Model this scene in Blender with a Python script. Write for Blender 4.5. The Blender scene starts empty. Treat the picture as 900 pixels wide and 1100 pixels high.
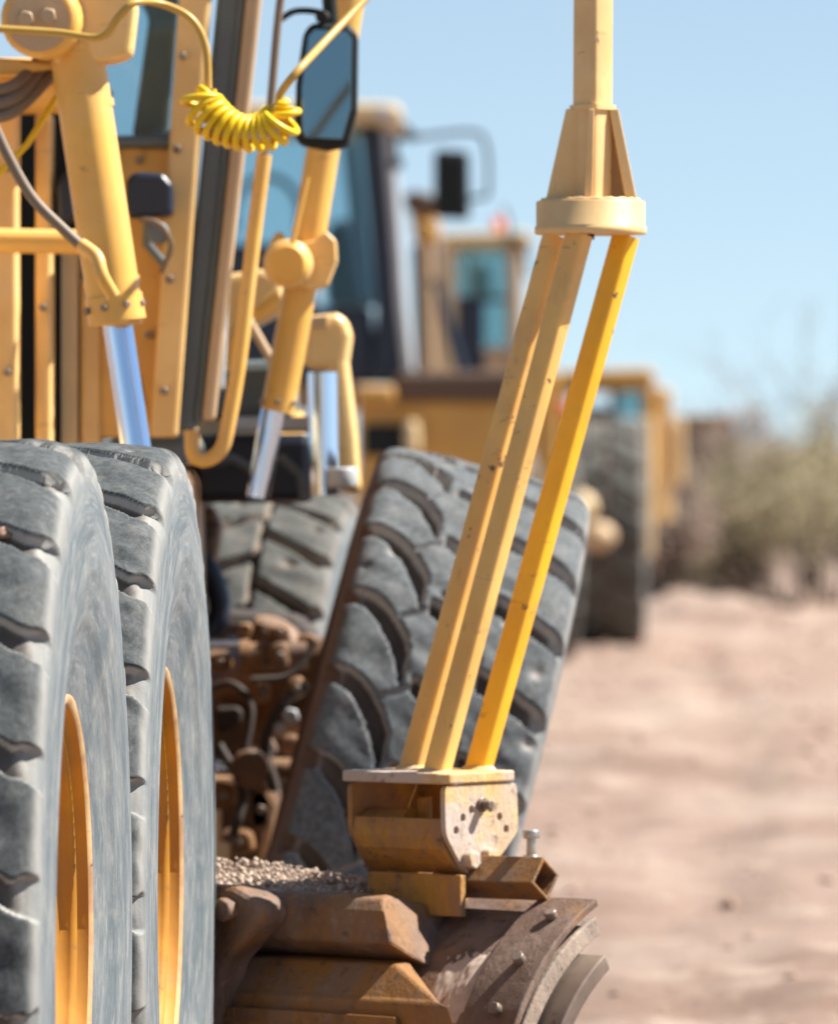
import bpy, bmesh, math, random
import numpy as np
from mathutils import Vector, Matrix, noise
random.seed(7)
R_ = math.radians
C = bpy.context.scene.collection
sc = bpy.context.scene
# ------------------------------------------------------------------ camera, sky, sun
HC, FPX, HY = 1.33, 8000.0, 505.0
cam = bpy.data.cameras.new('camera'); co = bpy.data.objects.new('camera', cam); C.objects.link(co)
cam.sensor_fit = 'VERTICAL'; cam.sensor_height = 36; cam.lens = FPX/1100*36
co.location = (0, 0, HC); co.rotation_euler = (R_(90)-math.atan((550-HY)/FPX), 0, 0)
cam.clip_end = 5000; cam.clip_start = 0.5
cam.dof.use_dof = True; cam.dof.focus_distance = 10.95; cam.dof.aperture_fstop = 6.6
sc.camera = co
SUN_AZ, SUN_EL = R_(81), R_(51)          # azimuth clockwise from +Y
w = bpy.data.worlds.new('World'); sc.world = w; w.use_nodes = True
nt = w.node_tree; bg = nt.nodes['Background']
sky = nt.nodes.new('ShaderNodeTexSky'); sky.sky_type = 'NISHITA'; sky.sun_disc = False
sky.sun_elevation = SUN_EL; sky.sun_rotation = SUN_AZ
sky.air_density = 1.0; sky.dust_density = 0.0; sky.ozone_density = 3.0; sky.altitude = 900
gc = nt.nodes.new('ShaderNodeTexCoord'); mp_ = nt.nodes.new('ShaderNodeMapping'); mp_.vector_type = 'POINT'
mp_.inputs['Scale'].default_value = (1, 1, 1.3); mp_.inputs['Location'].default_value = (0, 0, 0.12)   # clear desert sky: deeper blue close to the horizon
nt.links.new(gc.outputs['Generated'], mp_.inputs[0]); nt.links.new(mp_.outputs[0], sky.inputs[0])
tint = nt.nodes.new('ShaderNodeMix'); tint.data_type = 'RGBA'; tint.blend_type = 'MULTIPLY'; tint.inputs[0].default_value = 1
tint.inputs[7].default_value = (1.02, 0.86, 0.68, 1); nt.links.new(sky.outputs[0], tint.inputs[6])
nt.links.new(tint.outputs[2], bg.inputs[0]); bg.inputs[1].default_value = 0.090
sl = bpy.data.lights.new('sun', 'SUN'); so = bpy.data.objects.new('sun', sl); C.objects.link(so)
sl.energy = 5.0; sl.angle = R_(0.5); sl.color = (1.0, 0.95, 0.86)
sd = Vector((math.sin(SUN_AZ)*math.cos(SUN_EL), math.cos(SUN_AZ)*math.cos(SUN_EL), math.sin(SUN_EL)))
so.rotation_euler = sd.to_track_quat('Z', 'Y').to_euler()
sc.view_settings.view_transform = 'Standard'; sc.view_settings.look = 'None'
sc.view_settings.gamma = 1; sc.view_settings.exposure = 1.38
sc.cycles.max_bounces = 8

# ------------------------------------------------------------------ materials
def new_mat(name):
    m = bpy.data.materials.new(name); m.use_nodes = True
    return m, m.node_tree.nodes, m.node_tree.links, m.node_tree.nodes['Principled BSDF']
def mixc(N, L, fac, a, b):
    n = N.new('ShaderNodeMix'); n.data_type = 'RGBA'
    if hasattr(fac, 'links'): L.new(fac, n.inputs[0])
    else: n.inputs[0].default_value = fac
    for k, v in ((6, a), (7, b)):
        if hasattr(v, 'links'): L.new(v, n.inputs[k])
        else: n.inputs[k].default_value = (*v, 1)
    return n.outputs[2]
def ramp(N, L, src, lo, hi):
    n = N.new('ShaderNodeMapRange'); n.inputs[1].default_value = lo; n.inputs[2].default_value = hi
    n.interpolation_type = 'SMOOTHSTEP'
    L.new(src, n.inputs[0]); return n.outputs[0]
def math_(N, L, op, a, b):
    n = N.new('ShaderNodeMath'); n.operation = op
    for k, v in enumerate((a, b)):
        if hasattr(v, 'links'): L.new(v, n.inputs[k])
        else: n.inputs[k].default_value = v
    return n.outputs[0]
def noise_(N, L, scale, detail=4, rough=0.55, vec=None, stretch=None):
    t = N.new('ShaderNodeTexNoise'); t.inputs['Scale'].default_value = scale
    t.inputs['Detail'].default_value = detail; t.inputs['Roughness'].default_value = rough
    if vec is None:
        vec = N.new('ShaderNodeTexCoord').outputs['Object']
    if stretch:
        mp = N.new('ShaderNodeMapping'); mp.inputs['Scale'].default_value = stretch
        L.new(vec, mp.inputs[0]); vec = mp.outputs[0]
    L.new(vec, t.inputs['Vector']); return t.outputs[0]
def bump(N, L, bsdf, h, strength, dist):
    b = N.new('ShaderNodeBump'); b.inputs['Strength'].default_value = strength; b.inputs['Distance'].default_value = dist
    L.new(h, b.inputs['Height']); L.new(b.outputs[0], bsdf.inputs['Normal'])
DUST = (0.44, 0.33, 0.26)
def paint(name, col, col2=None, wear=0.5, dust=0.35, rough=0.45, wearcol=(0.10, 0.045, 0.02), scale=1.0, metal=0.0):
    m, N, L, B = new_mat(name)
    col2 = col2 or tuple(c*0.8 for c in col)
    c = mixc(N, L, ramp(N, L, noise_(N, L, 7*scale, 5), 0.35, 0.65), col, col2)
    n2 = noise_(N, L, 26*scale, 8, 0.65)
    lim = 0.80-0.28*wear
    c = mixc(N, L, ramp(N, L, n2, lim, lim+0.03), c, wearcol)
    n3 = noise_(N, L, 60*scale, 3, 0.6, stretch=(1, 1, 0.25))
    c = mixc(N, L, math_(N, L, 'MULTIPLY', ramp(N, L, n3, 0.66, 0.74), 0.6*wear), c, tuple(x*0.35 for x in col))
    gr = noise_(N, L, 3.3*scale, 7, 0.68)
    c = mixc(N, L, math_(N, L, 'MULTIPLY', ramp(N, L, gr, 0.52, 0.70), 0.55*wear), c, (0.26, 0.16, 0.09))
    sc_ = noise_(N, L, 9*scale, 9, 0.72, stretch=(1, 1, 4))
    c = mixc(N, L, math_(N, L, 'MULTIPLY', ramp(N, L, sc_, 0.615, 0.64), 0.75*wear), c, wearcol)
    g = N.new('ShaderNodeNewGeometry'); sx = N.new('ShaderNodeSeparateXYZ'); L.new(g.outputs['Normal'], sx.inputs[0])
    up = ramp(N, L, sx.outputs[2], 0.2, 1.0)
    dn = ramp(N, L, noise_(N, L, 11*scale, 6, 0.6), 0.4, 0.7)
    d = math_(N, L, 'ADD', math_(N, L, 'MULTIPLY', up, dust), math_(N, L, 'MULTIPLY', dn, dust*0.6))
    n = N.new('ShaderNodeClamp'); L.new(d, n.inputs[0])
    c = mixc(N, L, n.outputs[0], c, DUST)
    L.new(c, B.inputs['Base Color']); B.inputs['Metallic'].default_value = metal
    rr = N.new('ShaderNodeMapRange'); L.new(n2, rr.inputs[0]); rr.inputs[3].default_value = rough-0.1; rr.inputs[4].default_value = rough+0.25
    L.new(rr.outputs[0], B.inputs['Roughness'])
    bump(N, L, B, n2, 0.15, 0.003)
    return m
def plain(name, col, rough=0.5, metal=0.0, spec=0.5, var=0.25, scale=12):
    m, N, L, B = new_mat(name)
    c = mixc(N, L, noise_(N, L, scale, 4), col, tuple(x*(1-var) for x in col))
    L.new(c, B.inputs['Base Color']); B.inputs['Roughness'].default_value = rough; B.inputs['Metallic'].default_value = metal
    B.inputs['Specular IOR Level'].default_value = spec
    return m
def rubber(name, base, dustc, dusty, inner=False):
    m, N, L, B = new_mat(name)
    a = N.new('ShaderNodeAttribute'); a.attribute_name = 'tc'
    h = N.new('ShaderNodeAttribute'); h.attribute_name = 'lug'
    sx = N.new('ShaderNodeSeparateXYZ'); L.new(a.outputs['Vector'], sx.inputs[0])
    side = ramp(N, L, sx.outputs[2], 0.98, 1.10)            # 1 on the sidewall
    fine = noise_(N, L, 90, 8, 0.7)
    mid = noise_(N, L, 14, 6, 0.65)
    tread = mixc(N, L, ramp(N, L, fine, 0.3, 0.72), base, tuple(x*2.6 for x in base))
    tread = mixc(N, L, math_(N, L, 'MULTIPLY', ramp(N, L, mid, 0.48, 0.75), 0.30), tread, dustc)
    # dust collects between and round the lugs, also painting their lit edges
    hh = math_(N, L, 'ADD', h.outputs['Fac'], math_(N, L, 'MULTIPLY', math_(N, L, 'SUBTRACT', mid, 0.5), 0.5))
    grv = ramp(N, L, hh, 1.0, 0.72)
    tread = mixc(N, L, math_(N, L, 'MULTIPLY', grv, dusty), tread, tuple(min(1, x*1.25) for x in dustc))
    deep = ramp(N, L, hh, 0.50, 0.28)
    tread = mixc(N, L, math_(N, L, 'MULTIPLY', deep, 0.85), tread, (0.05, 0.036, 0.030))  # deep groove floors darkened in the colour, standing in for shade
    scr = noise_(N, L, 1.0, 7, 0.75, vec=a.outputs['Vector'], stretch=(160, 60, 60))
    tread = mixc(N, L, math_(N, L, 'MULTIPLY', ramp(N, L, scr, 0.54, 0.70), 0.28), tread, dustc)
    # sidewall: radial streaks of dried dust over grey rubber
    st = noise_(N, L, 1.0, 6, 0.65, vec=a.outputs['Vector'], stretch=(4.5, 4.5, 7))
    st2 = noise_(N, L, 1.0, 8, 0.7, vec=a.outputs['Vector'], stretch=(12, 12, 24))
    sw = mixc(N, L, ramp(N, L, st, 0.36, 0.66), (0.075, 0.096, 0.112), (0.145, 0.160, 0.168))
    sw = mixc(N, L, math_(N, L, 'MULTIPLY', ramp(N, L, st2, 0.50, 0.68), 0.42*dusty), sw, (0.36, 0.35, 0.32))
    sw = mixc(N, L, math_(N, L, 'MULTIPLY', ramp(N, L, fine, 0.64, 0.70), 0.35), sw, (0.09, 0.10, 0.10))
    bl = noise_(N, L, 9, 8, 0.7)
    sw = mixc(N, L, math_(N, L, 'MULTIPLY', ramp(N, L, bl, 0.50, 0.72), 0.35*dusty), sw, (0.33, 0.32, 0.29))
    sw = mixc(N, L, math_(N, L, 'MULTIPLY', ramp(N, L, bl, 0.44, 0.30), 0.25), sw, (0.065, 0.075, 0.082))
    rimdust = ramp(N, L, math_(N, L, 'ADD', sx.outputs[2], math_(N, L, 'MULTIPLY', math_(N, L, 'SUBTRACT', st, 0.5), 0.5)), 1.34, 1.08)
    sw = mixc(N, L, math_(N, L, 'MULTIPLY', rimdust, 0.75*dusty), sw, dustc)
    if inner:   # the inboard sidewall is caked with brown mud
        sw = mixc(N, L, ramp(N, L, sx.outputs[0], 2.4, 2.6), sw, (0.085, 0.048, 0.034))
    c = mixc(N, L, side, tread, sw)
    L.new(c, B.inputs['Base Color']); B.inputs['Roughness'].default_value = 0.80
    B.inputs['Specular IOR Level'].default_value = 0.35
    bump(N, L, B, math_(N, L, 'ADD', math_(N, L, 'MULTIPLY', fine, 0.7), mid), 0.35, 0.004)
    return m
def crusted(name, paintc, rust, dustc, keep):
    m, N, L, B = new_mat(name)
    big = noise_(N, L, 4.5, 8, 0.68); fin = noise_(N, L, 38, 9, 0.72); st = noise_(N, L, 10, 8, 0.7, stretch=(1, 1, 0.3))
    c = mixc(N, L, ramp(N, L, big, keep-0.06, keep+0.06), paintc, rust)
    c = mixc(N, L, math_(N, L, 'MULTIPLY', ramp(N, L, st, 0.45, 0.62), 0.75), c, dustc)
    c = mixc(N, L, math_(N, L, 'MULTIPLY', ramp(N, L, fin, 0.56, 0.66), 0.6), c, (0.03, 0.022, 0.02))
    c = mixc(N, L, math_(N, L, 'MULTIPLY', ramp(N, L, fin, 0.42, 0.30), 0.45), c, tuple(x*1.7 for x in dustc))
    L.new(c, B.inputs['Base Color'])
    rr = N.new('ShaderNodeMapRange'); L.new(st, rr.inputs[0]); rr.inputs[3].default_value = 0.35; rr.inputs[4].default_value = 0.95
    L.new(rr.outputs[0], B.inputs['Roughness'])
    h = math_(N, L, 'ADD', math_(N, L, 'MULTIPLY', st, 1.3), math_(N, L, 'MULTIPLY', fin, 0.5))
    bump(N, L, B, h, 0.8, 0.010); return m
M = {}
M['yellow'] = paint('yellow_paint', (0.78, 0.445, 0.10), (0.70, 0.38, 0.07), wear=0.38, dust=0.22, rough=0.36)
M['mast'] = paint('mast_paint', (0.78, 0.47, 0.13), (0.70, 0.39, 0.10), wear=0.58, dust=0.22, rough=0.4, wearcol=(0.13, 0.07, 0.04))
M['mast_bounce'] = paint('bounce_lit_mast_paint', (0.86, 0.45, 0.014), (0.78, 0.38, 0.014), wear=0.5, dust=0.06, rough=0.4, wearcol=(0.13, 0.07, 0.04))  # bounce light from the neighbouring leg put into this leg's yellow
M['mast_top'] = paint('hazed_mast_paint', (0.74, 0.50, 0.22), (0.66, 0.42, 0.17), wear=0.45, dust=0.25, rough=0.4, wearcol=(0.2, 0.11, 0.06))  # upper mast paled in the colour to stand for haze and flare
M['cab'] = paint('cab_paint', (0.80, 0.53, 0.21), (0.73, 0.45, 0.15), wear=0.28, dust=0.22, rough=0.38)
M['rim'] = paint('rim_paint', (0.46, 0.20, 0.003), (0.34, 0.14, 0.003), wear=0.42, dust=0.0, rough=0.6, wearcol=(0.16, 0.06, 0.02))
M['flange'] = paint('rim_flange_paint', (0.52, 0.34, 0.15), (0.34, 0.18, 0.08), wear=0.5, dust=0.3, scale=2.2)
M['bracket'] = crusted('bracket_paint', (0.46, 0.22, 0.03), (0.33, 0.15, 0.04), (0.27, 0.155, 0.09), 0.54)
M['plate'] = crusted('dusty_plate_paint', (0.62, 0.38, 0.12), (0.50, 0.41, 0.35), (0.45, 0.35, 0.28), 0.48)
M['blade'] = crusted('worn_blade_steel', (0.21, 0.10, 0.035), (0.115, 0.066, 0.045), (0.195, 0.13, 0.10), 0.48)
M['rail'] = crusted('blade_rail_paint', (0.25, 0.11, 0.024), (0.15, 0.072, 0.03), (0.18, 0.115, 0.08), 0.53)
M['liner'] = crusted('scraped_liner_steel', (0.38, 0.31, 0.25), (0.26, 0.20, 0.16), (0.30, 0.22, 0.17), 0.5)
M['steel'] = paint('bare_worn_steel', (0.13, 0.10, 0.085), (0.26, 0.21, 0.17), wear=0.6, dust=0.25, rough=0.38, metal=0.4)
M['under'] = paint('grimy_undercarriage_paint', (0.24, 0.11, 0.03), (0.09, 0.05, 0.03), wear=0.8, dust=0.15, wearcol=(0.03, 0.02, 0.015))
M['grime'] = plain('dark_grime', (0.045, 0.032, 0.026), 0.75)
M['chrome'] = plain('chrome_rod', (0.62, 0.74, 0.92), 0.16, 1.0, var=0.05)
M['bolt'] = plain('zinc_bolt', (0.55, 0.53, 0.48), 0.35, 0.8, var=0.4, scale=60)
M['black'] = plain('black_trim', (0.012, 0.015, 0.014), 0.6, spec=0.25)
M['navy'] = plain('dark_cab_paint', (0.010, 0.018, 0.038), 0.4, scale=3)
M['grey'] = plain('grey_seal', (0.13, 0.16, 0.17), 0.5)
M['lgrey'] = plain('pale_grey_paint', (0.50, 0.52, 0.54), 0.45)
M['cable'] = plain('yellow_cable', (0.88, 0.57, 0.0), 0.42, var=0.3)
M['cable_shaded'] = plain('shaded_yellow_cable', (0.55, 0.33, 0.06), 0.45)  # shade on the cable leads put into a browner yellow
M['hose'] = plain('dusty_hose', (0.20, 0.145, 0.10), 0.6)
M['tan'] = plain('tan_paint', (0.55, 0.38, 0.22), 0.5)
M['fartan'] = plain('weathered_truck_tan', (0.42, 0.31, 0.22), 0.7, scale=3)
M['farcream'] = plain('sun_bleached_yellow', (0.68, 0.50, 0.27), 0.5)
M['machine'] = paint('machine_yellow', (0.60, 0.32, 0.06), (0.50, 0.26, 0.05), wear=0.2, dust=0.2, scale=0.4)
M['brown'] = plain('rusty_brown', (0.11, 0.065, 0.04), 0.7, scale=4)
M['farrubber'] = plain('far_rubber', (0.10, 0.10, 0.105), 0.7, scale=3, var=0.4)
M['rubber1'] = rubber('dusty_tyre_rubber', (0.026, 0.030, 0.032), (0.27, 0.26, 0.24), 0.85)
M['rubber2'] = rubber('front_tyre_rubber', (0.040, 0.046, 0.050), (0.27, 0.25, 0.235), 0.8, True)
M['rubber3'] = rubber('muddy_tyre_rubber', (0.038, 0.039, 0.036), (0.20, 0.155, 0.115), 0.6)
def glass(name, tint, alpha_mix):
    m, N, L, B = new_mat(name)
    B.inputs['Base Color'].default_value = (*tint, 1); B.inputs['Roughness'].default_value = 0.04
    B.inputs['Specular IOR Level'].default_value = 0.9
    tr = N.new('ShaderNodeBsdfTransparent'); tr.inputs[0].default_value = (min(1, tint[0]*3+.42), min(1, tint[1]*2+.5), min(1, tint[2]*2+.5), 1)
    mx = N.new('ShaderNodeMixShader'); mx.inputs[0].default_value = alpha_mix
    L.new(tr.outputs[0], mx.inputs[1]); L.new(B.outputs[0], mx.inputs[2])
    L.new(mx.outputs[0], N['Material Output'].inputs[0]); return m
M['glass'] = glass('tinted_cab_glass', (0.10, 0.20, 0.23), 0.22)
M['glass_far'] = glass('green_cab_glass', (0.09, 0.22, 0.24), 0.45)
M['mirror'] = plain('mirror_glass', (0.16, 0.24, 0.28), 0.05, 1.0, var=0.0)
mm, N_, L_, B_ = new_mat('red_lens'); B_.inputs['Base Color'].default_value = (0.6, 0.02, 0.02, 1); M['red'] = mm
mm, N_, L_, B_ = new_mat('orange_lens'); B_.inputs['Base Color'].default_value = (0.9, 0.17, 0.01, 1); M['orange'] = mm
def soil(name, col, col2, bs=1.0):
    m, N, L, B = new_mat(name)
    g = N.new('ShaderNodeNewGeometry').outputs['Position']
    c = mixc(N, L, ramp(N, L, noise_(N, L, 0.55, 6, 0.6, vec=g, stretch=(0.6, 0.35, 1)), 0.35, 0.68), col, col2)
    c = mixc(N, L, math_(N, L, 'MULTIPLY', ramp(N, L, noise_(N, L, 1.0, 7, 0.65, vec=g, stretch=(0.55, 0.42, 1)), 0.50, 0.62), 0.75), c, (0.185, 0.12, 0.09))
    c = mixc(N, L, math_(N, L, 'MULTIPLY', ramp(N, L, noise_(N, L, 3.2, 7, 0.65, vec=g, stretch=(0.9, 0.5, 1)), 0.52, 0.66), 0.55), c, (0.43, 0.345, 0.28))
    c = mixc(N, L, math_(N, L, 'MULTIPLY', ramp(N, L, noise_(N, L, 5, 8, 0.7, vec=g), 0.5, 0.75), 0.5), c, tuple(x*0.62 for x in col))
    c = mixc(N, L, math_(N, L, 'MULTIPLY', ramp(N, L, noise_(N, L, 40, 5, 0.7, vec=g), 0.45, 0.75), 0.35), c, tuple(min(1, x*1.35) for x in col))
    L.new(c, B.inputs['Base Color']); B.inputs['Roughness'].default_value = 0.95; B.inputs['Specular IOR Level'].default_value = 0.15
    bump(N, L, B, noise_(N, L, 9, 10, 0.7, vec=g), 0.7*bs, 0.05)
    return m
M['ground'] = soil('dry_dirt', (0.245, 0.168, 0.135), (0.325, 0.25, 0.205))
M['clod'] = plain('dry_clod', (0.36, 0.25, 0.195), 0.95, spec=0.1, var=0.3)
M['dry'] = plain('dry_pale_dirt', (0.56, 0.44, 0.36), 0.95, spec=0.1, var=0.45, scale=70)
M['clod_dark'] = plain('red_mud', (0.33, 0.21, 0.16), 0.95, spec=0.1, var=0.4)
def leafmat(name, a, b):
    m, N, L, B = new_mat(name)
    c = mixc(N, L, ramp(N, L, noise_(N, L, 3.0, 5), 0.35, 0.65), a, b)
    L.new(c, B.inputs['Base Color']); B.inputs['Roughness'].default_value = 0.7
    t = N.new('ShaderNodeBsdfTranslucent'); L.new(c, t.inputs[0])
    mx = N.new('ShaderNodeMixShader'); mx.inputs[0].default_value = 0.25
    L.new(B.outputs[0], mx.inputs[1]); L.new(t.outputs[0], mx.inputs[2]); L.new(mx.outputs[0], N['Material Output'].inputs[0])
    return m
M['leaf_a'] = leafmat('olive_scrub_leaves', (0.22, 0.185, 0.095), (0.32, 0.26, 0.15))
M['leaf_b'] = leafmat('dry_scrub_leaves', (0.29, 0.20, 0.15), (0.19, 0.135, 0.105))
M['leaf_c'] = leafmat('grey_green_leaves', (0.29, 0.225, 0.17), (0.20, 0.15, 0.115))
M['bark'] = plain('dark_bark', (0.10, 0.07, 0.055), 0.9, scale=20)
M['twig'] = plain('bare_twigs', (0.22, 0.18, 0.15), 0.9, scale=20)

# ------------------------------------------------------------------ geometry helpers
def P(x, y, D): return Vector(((x-450)/FPX*D, D, HC-(y-HY)/FPX*D))
def px(n, D): return n/FPX*D
class MB:
    def __init__(s): s.v = []; s.f = []; s.sm = []
    def add(s, vs, fs, smooth=False):
        b = len(s.v); s.v += [tuple(v) for v in vs]; s.f += [[b+i for i in f] for f in fs]; s.sm += [smooth]*len(fs); return s
    def box(s, lo, hi, mat=None):
        vs = [Vector((x, y, z)) for x in (lo[0], hi[0]) for y in (lo[1], hi[1]) for z in (lo[2], hi[2])]
        if mat: vs = [mat @ v for v in vs]
        return s.add(vs, [(0,1,3,2),(4,6,7,5),(0,4,5,1),(2,3,7,6),(0,2,6,4),(1,5,7,3)])
    def prism(s, poly, vec, smooth=False):
        n = len(poly); vec = Vector(vec)
        vs = [Vector(p) for p in poly]+[Vector(p)+vec for p in poly]
        return s.add(vs, [tuple(range(n)), tuple(range(2*n-1, n-1, -1))]+[(i, i+n, (i+1) % n+n, (i+1) % n) for i in range(n)], smooth)
    def slab(s, pts, D, depth): return s.prism([P(x, y, D) for x, y in pts], (0, depth, 0))
    def rect(s, x0, y0, x1, y1, D, depth): return s.slab([(x0, y0), (x1, y0), (x1, y1), (x0, y1)], D, depth)
    def tube(s, pts, r, n=14, cap=True, sq=None, twist=0, e=0.32):
        pts = [Vector(p) for p in pts]; m = len(pts)
        rs = r if isinstance(r, (list, tuple)) else [r]*m
        up = None; rings = []
        for i, p in enumerate(pts):
            t = (pts[min(i+1, m-1)]-pts[max(i-1, 0)]).normalized()
            if up is None: up = t.orthogonal().normalized() if sq is None else (Vector(sq)-t*Vector(sq).dot(t)).normalized()
            up = (up-t*up.dot(t)).normalized(); sd_ = t.cross(up)
            ring = []
            for k in range(n):
                a = 2*math.pi*k/n+twist
                if sq is None: q = (math.cos(a), math.sin(a))
                else:
                    ca, sa = math.cos(a), math.sin(a)
                    q = (math.copysign(abs(ca)**e, ca), math.copysign(abs(sa)**e, sa))
                ring.append(p+(up*q[0]+sd_*q[1])*rs[i])
            rings.append(ring)
        vs = [v for rg in rings for v in rg]
        fs = [(i*n+k, i*n+(k+1) % n, (i+1)*n+(k+1) % n, (i+1)*n+k) for i in range(m-1) for k in range(n)]
        s.add(vs, fs, True)
        if cap:
            s.add(rings[0], [tuple(range(n-1, -1, -1))]); s.add(rings[-1], [tuple(range(n))])
        return s
    def disc(s, c, axis, r, ln, n=28, bev=0.15):
        c = Vector(c); a = Vector(axis).normalized(); b = r*bev
        return s.tube([c, c+a*b*0.4, c+a*(b), c+a*(ln-b), c+a*(ln-b*0.4), c+a*ln], [r-b, r-b*0.25, r, r, r-b*0.25, r-b], n)
    def ball(s, c, r, sub=2, sc3=(1, 1, 1), rough=0.0, seed=0):
        bm = bmesh.new(); bmesh.ops.create_icosphere(bm, subdivisions=sub, radius=1)
        vs = []
        for v in bm.verts:
            k = 1+rough*noise.noise(v.co*1.7+Vector((seed, seed*2.3, 0)))
            vs.append(Vector(c)+Vector((v.co.x*sc3[0], v.co.y*sc3[1], v.co.z*sc3[2]))*r*k)
        fs = [[v.index for v in f.verts] for f in bm.faces]; bm.free()
        return s.add(vs, fs, True)
    def build(s, name, mat, parent=None, bevel=0, segs=2, norm=True):
        me = bpy.data.meshes.new(name); me.from_pydata(s.v, [], s.f); me.materials.append(mat)
        for p, q in zip(me.polygons, s.sm): p.use_smooth = q
        if norm:
            bm = bmesh.new(); bm.from_mesh(me); bmesh.ops.recalc_face_normals(bm, faces=bm.faces); bm.to_mesh(me); bm.free()
        o = bpy.data.objects.new(name, me); C.objects.link(o)
        if parent: o.parent = parent
        if bevel:
            b = o.modifiers.new('bevel', 'BEVEL'); b.width = bevel; b.segments = segs; b.limit_method = 'ANGLE'; b.angle_limit = R_(35)
            b.harden_normals = False
        return o
def tag(o, label=None, cat=None, group=None, kind=None):
    for k, v in (('label', label), ('category', cat), ('group', group), ('kind', kind)):
        if v: o[k] = v
    return o
def empty(name, parent=None):
    o = bpy.data.objects.new(name, None); C.objects.link(o); o.empty_display_size = 0.1
    if parent: o.parent = parent
    return o
def curve(pts, n=12):
    """Catmull-Rom through points"""
    pts = [Vector(p) for p in pts]; q = [pts[0]*2-pts[1]]+pts+[pts[-1]*2-pts[-2]]; out = []
    for i in range(1, len(q)-2):
        for k in range(n):
            t = k/n
            out.append(0.5*((2*q[i])+(q[i+1]-q[i-1])*t+(2*q[i-1]-5*q[i]+4*q[i+1]-q[i+2])*t*t+(3*q[i]-q[i-1]-3*q[i+1]+q[i+2])*t**3))
    out.append(q[-2]); return out

# ------------------------------------------------------------------ tyres
def sstep(a, b, x):
    t = np.clip((x-a)/(b-a), 0, 1); return t*t*(3-2*t)
def pat_traction(s, w):
    """lugs swept down and outwards from the centre on both sides"""
    a = np.abs(s); off = np.where(s > 0, 0.0, 0.5)
    ph = w+off-0.55*np.minimum(a, 0.85)-0.05*a
    f = ph-np.floor(ph)
    d = np.minimum(f, 1-f)                       # distance to a groove centre, 0..0.5
    half = 0.108+0.05*sstep(0.80, 1.1, a)+0.02*sstep(0.35, 0.0, a)
    h = sstep(half-0.014, half+0.014, d)
    cen = sstep(0.0, 0.05, a-0.02)
    return h*(0.35+0.65*cen)
def pat_lobes(s, w):
    """broad lobes: a curved channel comes in from the left shoulder and sweeps down to the middle,
    a second, straighter one runs from the middle down to the right shoulder"""
    def frac(x): return x-np.floor(x)
    def band(top, g, lo, hi, x):
        d = frac(top-w)
        q = sstep(-0.012, 0.02, d)*sstep(g+0.02, g-0.012, d)
        return np.maximum(q, sstep(0.985, 1.0, d))*sstep(lo-0.03, lo+0.03, x)*sstep(hi+0.04, hi-0.02, x)
    t = (s+1.0)/0.66; tp = np.clip(t, 0, 1.3)
    A = band(0.92*tp**2.0, 0.20*np.sqrt(1+(2.1*tp)**2), -1.0, 0.97, t)
    m = (s+0.36)/0.66; mp = np.clip(m, 0, 1.3)
    B = band(0.90+0.85*mp**1.9, 0.18*np.sqrt(1+(1.8*mp)**2), 0.16, 0.97, m)
    c = (s-0.28)/0.8; cp = np.clip(c, 0, 1.6)
    D = band(1.68+0.36*cp, 0.25+0*w, 0.06, 5.0, c)
    dl = np.abs(frac(0.93+(1.0-t)*0.55-w+0.5)-0.5)
    seam = 0.32*sstep(0.05, 0.012, dl)*sstep(0.70, 0.76, t)*sstep(1.2, 1.14, t)
    dl = np.abs(frac(1.73+(1.0-m)*0.5-w+0.5)-0.5)
    seam = np.maximum(seam, 0.32*sstep(0.05, 0.012, dl)*sstep(0.66, 0.72, m)*sstep(1.2, 1.14, m))
    return np.clip(1-np.maximum(np.maximum(np.maximum(A, B), D), seam), 0, 1)
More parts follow.
